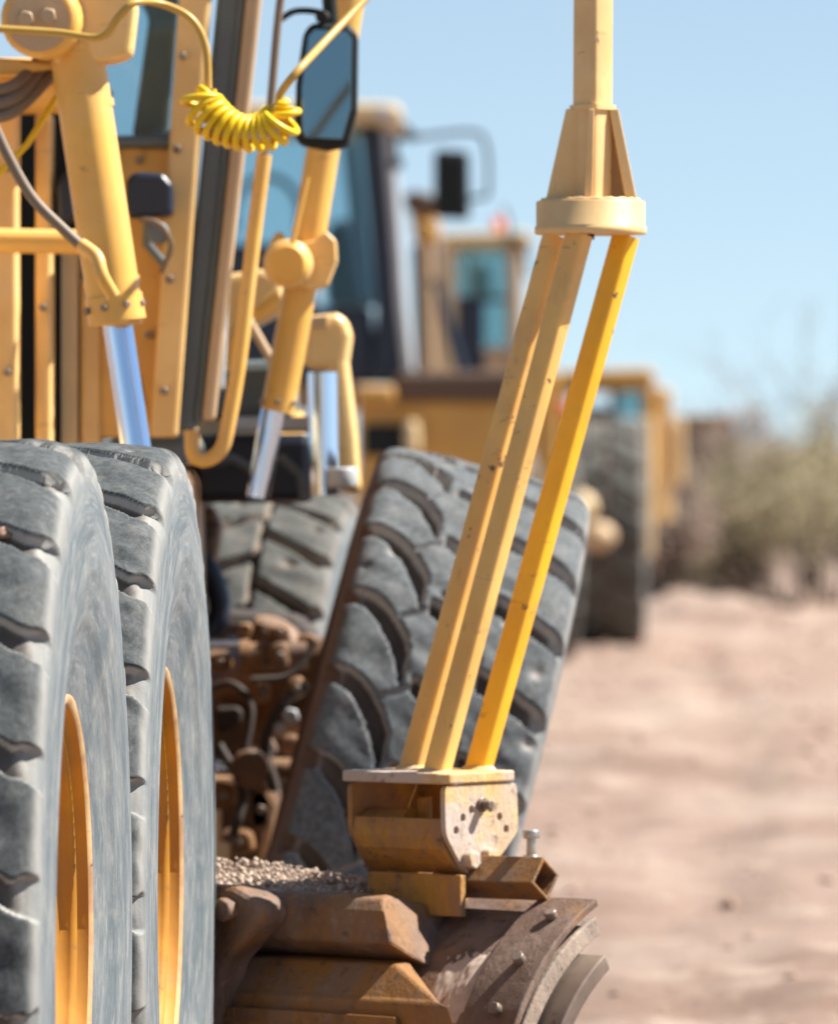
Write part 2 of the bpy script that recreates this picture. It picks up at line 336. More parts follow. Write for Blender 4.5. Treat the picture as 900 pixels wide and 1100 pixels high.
def make_tyre(name, mat, parent, R, W, N, pattern, nth=900, depth=0.028, rim=0.335, phase=0.0, wob=1, shf=0.38, warp=0.009):
    hw = W*0.46
    k = W/0.374
    prof = [(0, R), (0.45*hw, R-0.001), (0.80*hw, R-0.005), (0.95*hw, R-0.013), (hw*1.03, R-0.03), (hw*1.055, R-0.055),
            (hw*1.075, R-0.10), (hw*1.09, R-0.15), (hw*1.07, R-0.205), (hw*1.015, R-0.250), (hw*0.995, R-0.262), (hw*0.985, R-0.270), (hw*0.95, R-0.30),
            (hw*0.90, rim+0.012), (hw*0.86, rim-0.004), (hw*0.75, rim-0.012)]
    pc = curve([(x, 0, r) for x, r in prof], 6)
    X = np.array([p.x for p in pc]); Z = np.array([p.z for p in pc])
    X = np.concatenate([-X[::-1], X[1:]]); Z = np.concatenate([Z[::-1], Z[1:]])
    # resample: fine across the tread
    arc = np.concatenate([[0], np.cumsum(np.hypot(np.diff(X), np.diff(Z)))]); arc -= arc[-1]/2
    amax = arc[-1]
    fine = np.linspace(-hw*1.35, hw*1.35, 110); out = np.linspace(hw*1.35, amax, 34)[1:]
    A = np.concatenate([-out[::-1], fine, out])
    X = np.interp(A, arc, X); Z = np.interp(A, arc, Z)
    S = A/hw
    dx = np.gradient(X); dz = np.gradient(Z); l = np.hypot(dx, dz); nx, nz = -dz/l*-1*-1, dx/l
    th = np.linspace(0, 2*np.pi, nth, endpoint=False)
    SS, TH = np.meshgrid(S, th)
    w = -TH*N/(2*np.pi)+phase
    rg = np.random.RandomState(wob+40); ww = np.zeros_like(w); sw_ = np.zeros_like(w)
    for _ in range(26):
        a, b, c = rg.randint(8, 260), rg.uniform(3, 42), rg.uniform(0, 6.28); am = 1/(1+a/60+b/14)
        ww += am*np.sin(a*TH+b*SS+c); sw_ += am*np.cos(a*TH-b*SS+c*1.7)
    H = pattern(SS+warp*sw_, w+warp*ww)
    chips = np.ones_like(w)
    for _ in range(70):      # chunks torn out of the lugs
        c0, s0, rr = rg.uniform(0, 2*np.pi), rg.uniform(-1, 1), rg.uniform(0.006, 0.020)
        d2 = ((np.angle(np.exp(1j*(TH-c0)))*R)**2*rg.uniform(.6, 2)+((SS-s0)*hw)**2)/rr**2
        chips = np.minimum(chips, 1-0.30*np.exp(-d2*1.5))
    H = H*chips
    fade = (1-sstep(1.02, 1.26, np.abs(SS)))*(1-shf*sstep(0.62, 1.0, np.abs(SS)))
    dep = depth*fade*(1-H)
    rough = np.zeros_like(dep)
    rng = np.random.RandomState(wob)
    for _ in range(10):
        a, b, c = rng.randint(3, 90), rng.uniform(2, 14), rng.uniform(0, 6.28)
        rough += 0.0007*np.sin(a*TH+b*SS+c)
    # small rises on the sidewall: moulded rings
    ring = 0.0015*np.exp(-((np.abs(SS)-1.45)/0.015)**2)+0.0015*np.exp(-((np.abs(SS)-1.56)/0.015)**2)+0.0025*np.exp(-((np.abs(SS)-1.86)/0.035)**2)+0.002*np.exp(-((np.abs(SS)-2.25)/0.03)**2)
    dd = -dep+rough*fade+ring
    Xg = X[None, :]+nx[None, :]*dd*-1; Zg = Z[None, :]+nz[None, :]*dd
    Xg = X[None, :]+np.where(np.abs(SS) > 0, -(-dz/l)[None, :]*dd*-1, 0)
    co_ = np.stack([Xg, -Zg*np.cos(TH), Zg*np.sin(TH)], -1).reshape(-1, 3)
    m = len(S); i = np.arange(nth)[:, None]*m; j = (np.arange(nth)[:, None]+1) % nth*m; c = np.arange(m-1)[None, :]
    F = np.stack([i+c, j+c, j+c+1, i+c+1], -1).reshape(-1, 4)
    me = bpy.data.meshes.new(name)
    me.vertices.add(len(co_)); me.vertices.foreach_set('co', co_.ravel())
    me.loops.add(F.size); me.loops.foreach_set('vertex_index', F.ravel().astype(np.int32))
    me.polygons.add(len(F)); me.polygons.foreach_set('loop_start', np.arange(0, F.size, 4, dtype=np.int32))
    me.polygons.foreach_set('use_smooth', np.ones(len(F), dtype=bool))
    me.update(calc_edges=True)
    at = me.attributes.new('lug', 'FLOAT', 'POINT'); at.data.foreach_set('value', (1-(1-H)*fade).ravel().astype(np.float32))
    at = me.attributes.new('tc', 'FLOAT_VECTOR', 'POINT')
    tc = np.stack([np.cos(TH)*0.6+np.where(SS > 0, 0, 5), np.sin(TH)*0.6, np.abs(SS)], -1).reshape(-1, 3)
    at.data.foreach_set('vector', tc.ravel().astype(np.float32))
    me.materials.append(mat); me.validate()
    o = bpy.data.objects.new(name, me); C.objects.link(o); o.parent = parent
    return o
def lathe(mb, prof, n=72):
    """profile (x, r) spun about X"""
    vs = [(x, -r*math.cos(2*math.pi*k/n), r*math.sin(2*math.pi*k/n)) for k in range(n) for x, r in prof]; m = len(prof)
    return mb.add(vs, [(k*m+i, k*m+i+1, (k+1) % n*m+i+1, (k+1) % n*m+i) for k in range(n) for i in range(m-1)], True)
def make_rim(parent, W, side=1):
    hw = W*0.46
    e = hw*0.86-0.022
    f = MB(); lathe(f, [(side*(e-0.02), 0.318), (side*(e), 0.322), (side*(e+0.012), 0.330), (side*(e+0.022), 0.341), (side*(e+0.030), 0.339), (side*(e+0.032), 0.332), (side*(e+0.026), 0.325)], 96)
    f.build('rim_flange', M['flange'], parent)
    f = MB(); lathe(f, [(side*(e+0.026), 0.325), (side*(e+0.008), 0.321), (side*(e+0.002), 0.313), (side*(e+0.010), 0.309), (side*(e+0.012), 0.303), (side*(e+0.002), 0.300)], 96)
    f.build('lock_ring', M['rim'], parent)
    f = MB(); lathe(f, [(side*(e+0.002), 0.300), (side*(e-0.012), 0.297), (side*(e-0.015), 0.290), (side*(e-0.03), 0.284)], 96)
    f.build('rim_gutter', M['rim'], parent)
    b = MB(); lathe(b, [(side*(e-0.03), 0.284), (side*(e-0.09), 0.272), (side*(e-0.15), 0.262), (side*(e-0.16), 0.25), (side*(e-0.165), 0.16), (side*(e-0.13), 0.13), (side*(e-0.13), 0.0)], 72)
    b.build('rim', M['rim'], parent)
    lathe_back = MB(); lathe(lathe_back, [(-side*(e), 0.322), (-side*(e-0.03), 0.284), (side*(e-0.15), 0.255)], 48)
    lathe_back.build('rim_barrel', M['rim'], parent)
    for k in range(10):
        n = MB()
        a = 2*math.pi*k/10
        n.disc((side*(e-0.166), -0.205*math.cos(a), 0.205*math.sin(a)), (side, 0, 0), 0.017, 0.03, 6)
        n.build('wheel_nut', M['bolt'], parent)

# ================================================================== ground and sky-line
def ground_h(x, y):
    n = noise.fractal(Vector((x*0.9, y*0.22, 0)), 1.0, 2.0, 6)*0.05
    n += 0.050*noise.fractal(Vector((x*1.7, y*0.8, 3.1)), 0.9, 2.0, 4)
    for xo in (0.0, 1.9):                     # wheel tracks
        d = x-(0.75+xo+0.035*(y-16)+0.12*math.sin(y*0.21))
        n += -0.018*math.exp(-(d/0.17)**4)+0.010*math.exp(-((abs(d)-0.25)/0.07)**2)+0.012*math.exp(-(d/0.15)**4)*math.sin(y*2*math.pi/0.55+d*9)
    if y > 40:
        k = min(1, (y-40)/30)
        n += k*0.10*noise.fractal(Vector((x*0.35+4, y*0.11, 7.7)), 1.0, 2.0, 4)
    # berm pushed up along the scrub edge
    b = math.exp(-((y-70-0.25*x)/3.2)**2)*max(0, min(1, (x-0.8)*0.8))
    n += b*(0.03+0.16*max(0, noise.noise(Vector((x*0.9, y*0.4, 1.3))))+0.13*math.exp(-((x-2.8)/0.5)**2))
    # dozer windrows, low ridges on the right
    for yc, xc, hh, wd in ((57, 3.9, 0.20, 0.9), (49, 3.2, 0.12, 0.7), (36.5, 2.6, 0.10, 0.5), (28, 1.6, 0.04, 0.4)):
        n += hh*math.exp(-((y-yc-0.8*math.sin(x*1.3))/wd)**2)*max(0, min(1, (x-xc+0.7)*1.2))*(0.6+0.6*noise.noise(Vector((x*2.2, y*0.6, 9))))
    if 8 < y < 20 and x < 1: n *= 0.7
    return n
def build_ground():
    ys = [-30, -10, 0, 4, 8]; y = 10.0
    while y < 110: ys.append(y); y += max(0.08, y*0.0065)
    while y < 1800: ys.append(y); y *= 1.12
    xs = [-900, -400, -150, -60, -25, -12, -6]+[-4+i*0.09 for i in range(int(12/0.09))]+[8.5, 10, 13, 18, 30, 60, 150, 400, 900]
    vs = [(x, y, ground_h(x, y) if y < 130 else -0.3) for y in ys for x in xs]; m = len(xs)
    b = MB(); b.add(vs, [(j*m+i, j*m+i+1, (j+1)*m+i+1, (j+1)*m+i) for j in range(len(ys)-1) for i in range(m-1)], True)
    o = b.build('ground', M['ground'], norm=False); tag(o, kind='structure')
    o['label'] = 'pinkish tan dry dirt yard with low ridges and tracks'
build_ground()
def clods(name, mat, n, yr, xr, sz, label):
    b = MB()
    bm = bmesh.new(); bmesh.ops.create_icosphere(bm, subdivisions=1, radius=1)
    bv = [v.co.copy() for v in bm.verts]; bf = [[v.index for v in f.verts] for f in bm.faces]; bm.free()
    for i in range(n):
        y = yr[0]*(yr[1]/yr[0])**random.random(); x = (random.uniform(*xr))
        s = sz*(0.35+random.random()**8*3.4)*(y/25)**0.5
        c = Vector((x, y, ground_h(x, y)+s*0.15)); sd = random.random()*50
        b.add([c+Vector((v.x*1.2, v.y, v.z*0.7))*s*(1+0.5*noise.noise(v*1.5+Vector((sd, 0, 0)))) for v in bv], bf, False)
    tag(b.build(name, mat, norm=False), label, 'dirt', kind='stuff')
clods('dirt_clods', M['clod'], 4500, (15, 75), (-0.6, 6.0), 0.0085, 'scattered dry clods and pebbles lying on the dirt')

# ================================================================== THE NEAR GRADER
G = empty('motor_grader')
tag(G, 'yellow road grader nearest the camera with dusty grey tyres, steel blade and tall mast', 'grader')
TH = math.atan(433/8000)
def mach(s, t): return Vector((math.sin(TH)*s+math.cos(TH)*t, math.cos(TH)*s-math.sin(TH)*t, 0))
RT = 0.686
def rear_wheel(s, seed, phase):
    p = empty('rear_wheel', G)
    p.location = mach(s, -1.189)+Vector((0, 0, RT)); p.rotation_euler = (0, 0, -TH)
    make_tyre('tyre', M['rubber1'], p, RT, 0.40, 24, pat_traction, 1200, 0.027, phase=phase, wob=seed)
    make_rim(p, 0.40, 1)
    return p
w1 = rear_wheel(10.08, 3, 0.10)
w2 = rear_wheel(11.56, 5, 0.47)
# red mud caught in the grooves of the nearest tyre
b = MB(); random.seed(21)
for (zc, xc, n) in ((0.475, -0.02, 26), (0.30, -0.02, 18), (0.555, 0.0, 10), (0.12, -0.05, 14)):
    for i in range(n):
        x = xc+0.105+random.gauss(0, 0.018); z = zc+random.gauss(0, 0.009); r = RT-0.020+random.random()*0.010
        y = -math.sqrt(max(0, r*r-z*z))
        if i % 3 == 0: b = MB(); b.ball((x, y, z), random.uniform(0.005, 0.011), 2, (1.5, 1, .8), rough=1.4, seed=i); b.build('mud_lump', M['clod_dark'], w1)
# tandem case joining the two rear wheels, inboard
b = MB(); a0 = mach(9.9, -1.42); a1 = mach(11.75, -1.42)
b.prism([a0+Vector((0, 0, .48)), a1+Vector((0, 0, .48)), a1+Vector((0, 0, .88)), a0+Vector((0, 0, .88))], (-0.16, 0, 0))
for s in (10.08, 11.56): b.disc(mach(s, -1.43)+Vector((0, 0, RT)), (1, -0.054, 0), 0.13, 0.26)
b.build('tandem_case', M['under'], G, 0.02)

# ---- front right wheel
def front_wheel(name, c, lean, steer, mat, pattern, N, W, phase, seed, R=RT, side=1):
    p = empty(name, G); p.location = c
    p.rotation_euler = (Matrix.Rotation(steer, 4, 'Z') @ Matrix.Rotation(lean, 4, 'Y')).to_euler()
    make_tyre('tyre', mat, p, R, W, N, pattern, 1000, 0.046, phase=phase, wob=seed, warp=0.005)
    make_rim(p, W, side)
    return p
c = P(428, 868, 14.5)
front_wheel('front_wheel', c, R_(14.8), R_(1.0), M['rubber2'], pat_lobes, 25, 0.44, 0.35, 8)
c2 = P(287, 855, 16.6)
front_wheel('front_wheel', Vector((c2.x, c2.y, 0.60)), R_(3), R_(-6), M['rubber3'], pat_traction, 25, 0.34, 0.2, 9)

# ---- the blade: frame with u along it (to the right and nearer), v forward, z up
PS = R_(40)
B0 = Vector((0.3055, 12.1, 0)); U = Vector((math.cos(PS), -math.sin(PS), 0)); V = Vector((math.sin(PS), math.cos(PS), 0)); Wz = Vector((0, 0, 1))
def BF(u, v, z): return B0+U*u+V*v+Wz*z
BM_ = Matrix(((U.x, V.x, 0, B0.x), (U.y, V.y, 0, B0.y), (0, 0, 1, 0), (0, 0, 0, 1)))
AR, AC, AZ = 0.413, 0.141, 0.241
def arcpt(a, r=AR): return (AC-r*math.cos(a), AZ+r*math.sin(a))
def arcplate(mb, u0, u1, a0, a1, r0, r1, n=90, slant=0.0):
    """curved plate; r0 inner, r1 outer(back)"""
    vs = []; aa = [a0+(a1-a0)*k/n for k in range(n+1)]
    for a in aa:
        for (u, r) in ((u0, r0), (u0, r1), (u1+slant*(a-a0)/(a1-a0), r1), (u1+slant*(a-a0)/(a1-a0), r0)):
            v, z = arcpt(a, r); vs.append(BF(u, v, z))
    fs = [(k*4+i, k*4+(i+1) % 4, (k+1)*4+(i+1) % 4, (k+1)*4+i) for k in range(n) for i in range(4)]+[(0, 1, 2, 3), (n*4+3, n*4+2, n*4+1, n*4)]
    return mb.add(vs, fs)
blade = empty('blade', G)
b = MB(); arcplate(b, -3.0, -0.055, R_(-28), R_(70), AR-0.016, AR); b.build('moldboard', M['blade'], blade, 0.002)
b = MB(); arcplate(b, -0.115, 0.0, R_(-30), R_(67), AR+0.002, AR+0.015); b.build('end_plate', M['blade'], blade, 0.003)
b = MB(); arcplate(b, -0.14, -0.012, R_(-30), R_(67), AR-0.050, AR-0.018); b.build('liner_plate', M['liner'], blade, 0.003)
b = MB(); arcplate(b, -0.20, 0.030, R_(-32), R_(59), AR-0.085, AR-0.057); b.build('end_bit', M['steel'], blade, 0.003)
for a in (58, 44, 31, 18):
    b = MB(); v, z = arcpt(R_(a), AR+0.015); nrm = (U*0 - V*math.cos(R_(a))+Wz*math.sin(R_(a)))
    b.disc(BF(-0.045, v, z), nrm, 0.011, 0.014, 6); b.build('end_bolt', M['steel'], blade)
b = MB()                                       # cutting edge at the foot
b.prism([BF(-3.0, AC-AR*math.cos(R_(-28)), AZ+AR*math.sin(R_(-28))), BF(-0.02, AC-AR*math.cos(R_(-28)), AZ+AR*math.sin(R_(-28))),
         BF(-0.02, -0.17, -0.02), BF(-3.0, -0.17, -0.02)], V*0.02); b.build('cutting_edge', M['steel'], blade, 0.002)
# upper rail: a bevelled box beam welded along the back
def railprism(mb, prof, u0, ends):
    n = len(prof); vs = [BF(u0, v, z) for v, z in prof]+[BF(e, v, z) for (v, z), e in zip(prof, ends)]
    return mb.add(vs, [tuple(range(n)), tuple(range(2*n-1, n-1, -1))]+[(i, (i+1) % n, (i+1) % n+n, i+n) for i in range(n)])
b = MB(); railprism(b, [(-0.02, 0.608), (-0.14, 0.625), (-0.205, 0.638), (-0.238, 0.634), (-0.252, 0.615), (-0.256, 0.562), (-0.20, 0.535), (-0.10, 0.50)], -3.0, [-0.30, -0.30, -0.29, -0.275, -0.26, -0.245, -0.24, -0.24])
b.build('upper_rail', M['blade'], blade, 0.006)
b = MB(); railprism(b, [(-0.20, 0.532), (-0.238, 0.528), (-0.275, 0.478), (-0.284, 0.470), (-0.29, 0.28), (-0.262, 0.20), (-0.20, 0.20)], -0.80, [-0.25, -0.25, -0.13, -0.10, -0.01, 0.0, -0.02])
b.build('lower_rail', M['rail'], blade, 0.005)
b = MB(); b.prism([BF(-0.79, -0.293, 0.45), BF(-0.20, -0.293, 0.448), BF(-0.16, -0.293, 0.30), BF(-0.16, -0.293, 0.26), BF(-0.79, -0.293, 0.26)], V*-0.006)
b.build('wear_strip', M['rail'], blade, 0.002)
# clamp casting at the left
b = MB()
q = 0.20
b.prism([BF(-0.92+q, -0.245, 0.645), BF(-0.73+q, -0.245, 0.648), BF(-0.67+q, -0.245, 0.625), BF(-0.665+q, -0.245, 0.595), BF(-0.71+q, -0.245, 0.555), BF(-0.75+q, -0.245, 0.52), BF(-0.78+q, -0.245, 0.36), BF(-0.80+q, -0.245, 0.2), BF(-0.98+q, -0.245, 0.2), BF(-0.98+q, -0.245, 0.6)], V*-0.075)
b.build('rail_clamp', M['blade'], blade, 0.018, 3)
for u, z in ((-0.88, 0.610), (-0.815, 0.614), (-0.735, 0.610)):
    b = MB(); b.disc(BF(u+q, -0.318, z), V*-1, 0.020, 0.026, 6); b.build('clamp_bolt', M['blade'], blade)
# dirt on the ledge
def pile(name, boxes, n, sz, mat, label):
    b = MB(); random.seed(5)
    for i in range(n):
        (u0, u1, v0, v1, z0, hgt) = random.choice(boxes)
        tu, tv = random.random(), random.random()
        k = math.sin(math.pi*tu)**0.5*math.sin(math.pi*tv)**0.6
        z = z0+hgt*k*random.random()
        s = sz*(0.45+random.random()**5*1.3)
        b.ball(BF(u0+(u1-u0)*tu, v0+(v1-v0)*tv, z), s, 1, rough=0.9, seed=i)
    tag(b.build(name, mat, norm=False), label, 'dirt', kind='stuff')
pile('blade_dirt', [(-0.92, -0.50, -0.20, 0.0, 0.634, 0.045), (-0.72, -0.44, -0.16, 0.0, 0.630, 0.035), (-0.80, -0.50, -0.23, -0.05, 0.636, 0.022)], 7500, 0.0033, M['dry'],
     'dry crumbly dirt heaped on top of the blade beside the bracket')
# the heap itself: an uneven mound under the crumbs
def mound(name, u0, u1, v0, v1, zf, hgt, mat, parent, seed, nu=90, nv=34):
    vs = []; 
    for i in range(nu+1):
        for j in range(nv+1):
            tu, tv = i/nu, j/nv; u = u0+(u1-u0)*tu; v = v0+(v1-v0)*tv
            k = min(1, 4*tu, 4*(1-tu))*min(1, 3.5*tv, 3.5*(1-tv))
            h = hgt*k*(0.45+0.9*noise.fractal(Vector((u*9, v*9, seed)), 0.9, 2.0, 5))+0.0015*noise.noise(Vector((u*120, v*120, seed)))-0.003
            vs.append(BF(u, v, zf(u, v)+h))
    m = nv+1
    b = MB(); b.add(vs, [(i*m+j, i*m+j+1, (i+1)*m+j+1, (i+1)*m+j) for i in range(nu) for j in range(nv)], True)
    return b.build(name, mat, parent, norm=False)
mound('dirt_film', -0.95, -0.43, -0.22, 0.0, lambda u, v: 0.606+0.03*min(1, -v/0.2), 0.032, M['dry'], blade, 1)
def backz(u, v): return AZ+math.sqrt(max(0.0, AR*AR-(AC-v)**2))+0.002
mound('dirt_film', -0.215, -0.118, -0.235, -0.13, backz, 0.008, M['dry'], blade, 6, 60, 40)
# ---- bracket on the blade
br = empty('mast_bracket', G)
u0, u1, v0, v1 = -0.4436, -0.2336, -0.131, 0.054
zt = 0.835
b = MB(); b.prism([BF(u0-.006, v0-.006, zt-0.018), BF(u1-.012, v0-.006, zt-0.018), BF(u1+.004, v0+0.01, zt-0.018), BF(u1+.004, v1-.01, zt-0.018), BF(u0-.006, v1-.01, zt-0.018)], (0, 0, 0.018))
b.build('top_plate', M['plate'], br, 0.003)
# side plates (planes of constant u) with chamfered bottom and a fan of holes: built as a polygon with holes via triangle fill
def plate_holes(name, mat, parent, outline, holes, u, th, bev=0.0015):
    bm = bmesh.new(); es = []
    def loop(pts):
        vs = [bm.verts.new((v, z, 0)) for v, z in pts]
        for i in range(len(vs)): es.append(bm.edges.new((vs[i], vs[(i+1) % len(vs)])))
    loop(outline)
    for (cv, cz, r) in holes: loop([(cv+r*math.cos(2*math.pi*k/14), cz+r*math.sin(2*math.pi*k/14)) for k in range(14)])
    g = bmesh.ops.triangle_fill(bm, use_beauty=True, use_dissolve=False, edges=es)
    faces = [f for f in bm.faces]
    r = bmesh.ops.extrude_face_region(bm, geom=faces)
    for e in r['geom']:
        if isinstance(e, bmesh.types.BMVert): e.co.z += th
    for v in bm.verts:
        q = BF(u-th+v.co.z, v.co.x, v.co.y); v.co = q
    bmesh.ops.recalc_face_normals(bm, faces=bm.faces)
    me = bpy.data.meshes.new(name); bm.to_mesh(me); bm.free(); me.materials.append(mat)
    o = bpy.data.objects.new(name, me); C.objects.link(o); o.parent = parent; return o
def rounded(pts, r, n=4):
    out = []; m = len(pts)
    for i in range(m):
        p = Vector(pts[i]); a = (Vector(pts[i-1])-p); c_ = (Vector(pts[(i+1) % m])-p)
        ra = min(r, a.length*0.45, c_.length*0.45); a0 = p+a.normalized()*ra; c0 = p+c_.normalized()*ra
        for k in range(n+1):
            t = k/n; out.append(tuple(a0*(1-t)**2+p*2*t*(1-t)+c0*t*t))
    return out
outl = rounded([(v0, zt-0.020), (v1, zt-0.020), (v1+0.004, zt-0.10), (v1-0.035, zt-0.135), (v1-0.05, zt-0.145), (v1-0.075, zt-0.165), (v0+0.055, zt-0.168), (v0+0.002, zt-0.10)], 0.014)
hc_v, hc_z = (v0+v1)/2, zt-0.135
holes = [(hc_v+0.075*math.sin(R_(a)), hc_z+0.078*math.cos(R_(a)), 0.0070) for a in (-58, -38, -19, 19, 40, 60)]
plate_holes('side_plate', M['plate'], br, outl, holes, u1, 0.010)
plate_holes('side_plate', M['bracket'], br, outl, [], u0+0.010, 0.010)
b = MB(); b.disc(BF(u1, hc_v, zt-0.054), U, 0.0085, 0.022, 6); b.disc(BF(u1+0.001, hc_v, zt-0.054), U, 0.013, 0.005, 12); b.build('pivot_bolt', M['steel'], br)
b = MB(); b.disc(BF(u1-0.004, hc_v-0.035, zt-0.143), U, 0.016, 0.022, 6); b.disc(BF(u1-0.004, hc_v+0.012, zt-0.137), U, 0.013, 0.02, 6); b.build('lower_bolts', M['plate'], br)
# front face: open window above, rounded channel below
b = MB(); fz = zt-0.105
prof = [(v0+0.004, fz+0.03), (v0+0.001, fz+0.0), (v0+0.006, fz-0.02), (v0+0.030, fz-0.045), (v0+0.055, fz-0.062), (v1-0.075, fz-0.062), (v1-0.075, fz-0.054), (v0+0.058, fz-0.054), (v0+0.036, fz-0.038), (v0+0.014, fz-0.016), (v0+0.009, fz), (v0+0.012, fz+0.03)]
vs = [BF(u0+0.011, v, z) for v, z in prof]+[BF(u1-0.011, v, z) for v, z in prof]; n = len(prof)
b.add(vs, [tuple(range(n)), tuple(range(2*n-1, n-1, -1))]+[(i, (i+1) % n, (i+1) % n+n, i+n) for i in range(n)])
b.build('channel', M['bracket'], br, 0.002)
b = MB(); b.tube([BF(u0+0.012, v0+0.055, fz-0.005), BF(u0+0.10, v0+0.055, fz-0.005)], 0.048, 28); b.build('round_sleeve', M['bracket'], br)
b = MB(); b.prism([BF(u0+0.10, v0+0.060, fz+0.06), BF(u0+0.125, v0+0.060, fz+0.063), BF(u0+0.125, v0+0.060, fz+0.02), BF(u0+0.15, v0+0.060, fz-0.01), BF(u0+0.10, v0+0.060, fz-0.02)], V*0.01)
b.build('tongue', M['bracket'], br, 0.002)
b = MB(); b.prism([BF(u0+0.010, v1-0.012, zt-0.019), BF(u0+0.085, v1-0.012, zt-0.019), BF(u0+0.085, v1-0.012, zt-0.16), BF(u0+0.010, v1-0.012, zt-0.16)], V*0.008); b.build('back_plate', M['bracket'], br, 0.001)
# pedestal
b = MB(); b.prism([BF(u0+0.035, v0+0.025, 0.600), BF(u1+0.012, v0+0.025, 0.600), BF(u1+0.012, v0+0.025, 0.668), BF(u0+0.02, v0+0.025, 0.668)], V*0.014)
b.prism([BF(u0+0.05, v0+0.04, 0.612), BF(u0+0.05, v1-.03, 0.612), BF(u0+0.05, v1-.03, 0.670), BF(u0+0.05, v0+.04, 0.670)], U*0.014)
b.prism([BF(u1-0.06, v0+0.04, 0.612), BF(u1-0.06, v1-.03, 0.612), BF(u1-0.06, v1-.03, 0.670), BF(u1-0.06, v0+.04, 0.670)], U*0.014)
b.build('pedestal', M['bracket'], br, 0.002)
# square tube stub with open end
def hollow_sq(mb, c0, c1, side, th, rot):
    ax = (c1-c0).normalized(); e1 = Wz; e2 = ax.cross(e1).normalized()
    def ring(c, h): return [c+(e1*math.cos(rot+math.pi/2*k)+e2*math.sin(rot+math.pi/2*k))*h*math.sqrt(2) for k in range(4)]
    o0, o1, i1, i0 = ring(c0, side/2), ring(c1, side/2), ring(c1, side/2-th), ring(c0, side/2-th)
    vs = o0+o1+i1+i0
    fs = [(k+4*j, (k+1) % 4+4*j, (k+1) % 4+4*((j+1) % 4), k+4*((j+1) % 4)) for j in range(4) for k in range(4)]
    return mb.add(vs, fs)
b = MB(); hollow_sq(b, BF(-0.30, -0.045, 0.662), BF(-0.092, -0.045, 0.664), 0.052, 0.006, R_(8)); b.build('square_tube', M['rail'], br, 0.002)
b = MB(); b.disc(BF(-0.135, -0.03, 0.69), Wz, 0.008, 0.05, 12, 0.1); b.disc(BF(-0.135, -0.03, 0.728), Wz, 0.0145, 0.014, 6, 0.1); b.build('clamp_screw', M['bolt'], br)
b = MB(); b.disc(BF(-0.135, -0.03, 0.690), Wz, 0.014, 0.011, 6, 0.1); b.build('lock_nut', M['bolt'], br)

# ---- mast on the bracket
ms = empty('survey_mast', G)
DM = 12.25
sh = Vector((px(154, DM), 0, 0))
ringc = P(634, 252, 12.27)
def leg(u, v, topx, mt):
    a = BF(u, v, zt); t = Vector(((topx-450)/FPX*a.y, a.y, ringc.z))
    b = MB(); b.tube([a.lerp(t, k/8) for k in range(9)], 0.0188, 40, sq=(1, -0.62, 0), e=0.40); return b.build('leg', mt, ms)
leg(-0.40, -0.015, 597, M['mast']); leg(-0.285, -0.09, 622, M['mast']); leg(-0.30, 0.035, 672, M['mast_bounce'])
b = MB()
for (u, v) in ((-0.29, -0.09), (-0.30, 0.035), (-0.40, -0.015)):
    b.tube([BF(u, v, zt), BF(u, v, zt+0.006)], [0.030, 0.024], 20)
b.build('weld_bead', M['plate'], ms)
b = MB(); c = ringc
b.tube([c, c+Wz*0.002, c+Wz*0.012, c+Wz*0.014, c+Wz*0.053, c+Wz*0.055], [0.090, 0.092, 0.092, 0.0895, 0.0895, 0.0875], 48); b.build('collar', M['mast_top'], ms)
b = MB(); b.box(tuple(ringc+Vector((-0.006, -0.02, -0.008))), tuple(ringc+Vector((0.006, 0.01, 0.0)))); b.build('drain_plug', M['black'], ms)
b = MB(); b.tube([ringc+Vector((0.079*math.cos(2*math.pi*k/60), 0.079*math.sin(2*math.pi*k/60), 0.056+0.0012*math.sin(k*2.1))) for k in range(61)], 0.0035, 8); b.build('collar_weld', M['mast_top'], ms)
zb, ztop = ringc.z+0.055, P(0, 115, DM).z
cx, cy = P(637, 0, DM).x, DM
b = MB(); b.tube([(cx-0.003, cy, zb), (cx-0.001, cy, ztop+0.02), (cx+0.003, cy, 2.7)], 0.0255, 24, sq=(1, -0.85, 0)); b.build('mast_post', M['mast_top'], ms)
b = MB(); b.tube([(cx-0.001, cy, ztop-0.005), (cx-0.001, cy, ztop+0.003)], 0.030, 24, sq=(1, -0.85, 0)); b.build('mast_sleeve', M['mast_top'], ms)
def gus(pts, D, dep): 
    b = MB(); b.prism([P(x, y, D) for x, y in pts], dep); return b.build('gusset', M['mast_top'], ms, 0.0015)
gus([(608, 117), (628, 117), (632, 216), (586, 216)], DM-0.012, (0, 0.008, 0))
gus([(632, 117), (638, 117), (636, 216), (627, 216)], DM-0.045, (0, 0.03, 0))
gus([(654, 117), (664, 117), (684, 216), (672, 216)], DM-0.012, (0, 0.045, 0))
gus([(640, 117), (658, 117), (676, 216), (632, 216)], DM+0.035, (0, 0.008, 0))
gus([(608, 117), (613, 117), (592, 216), (586, 216)], DM-0.004, (0, 0.05, 0))

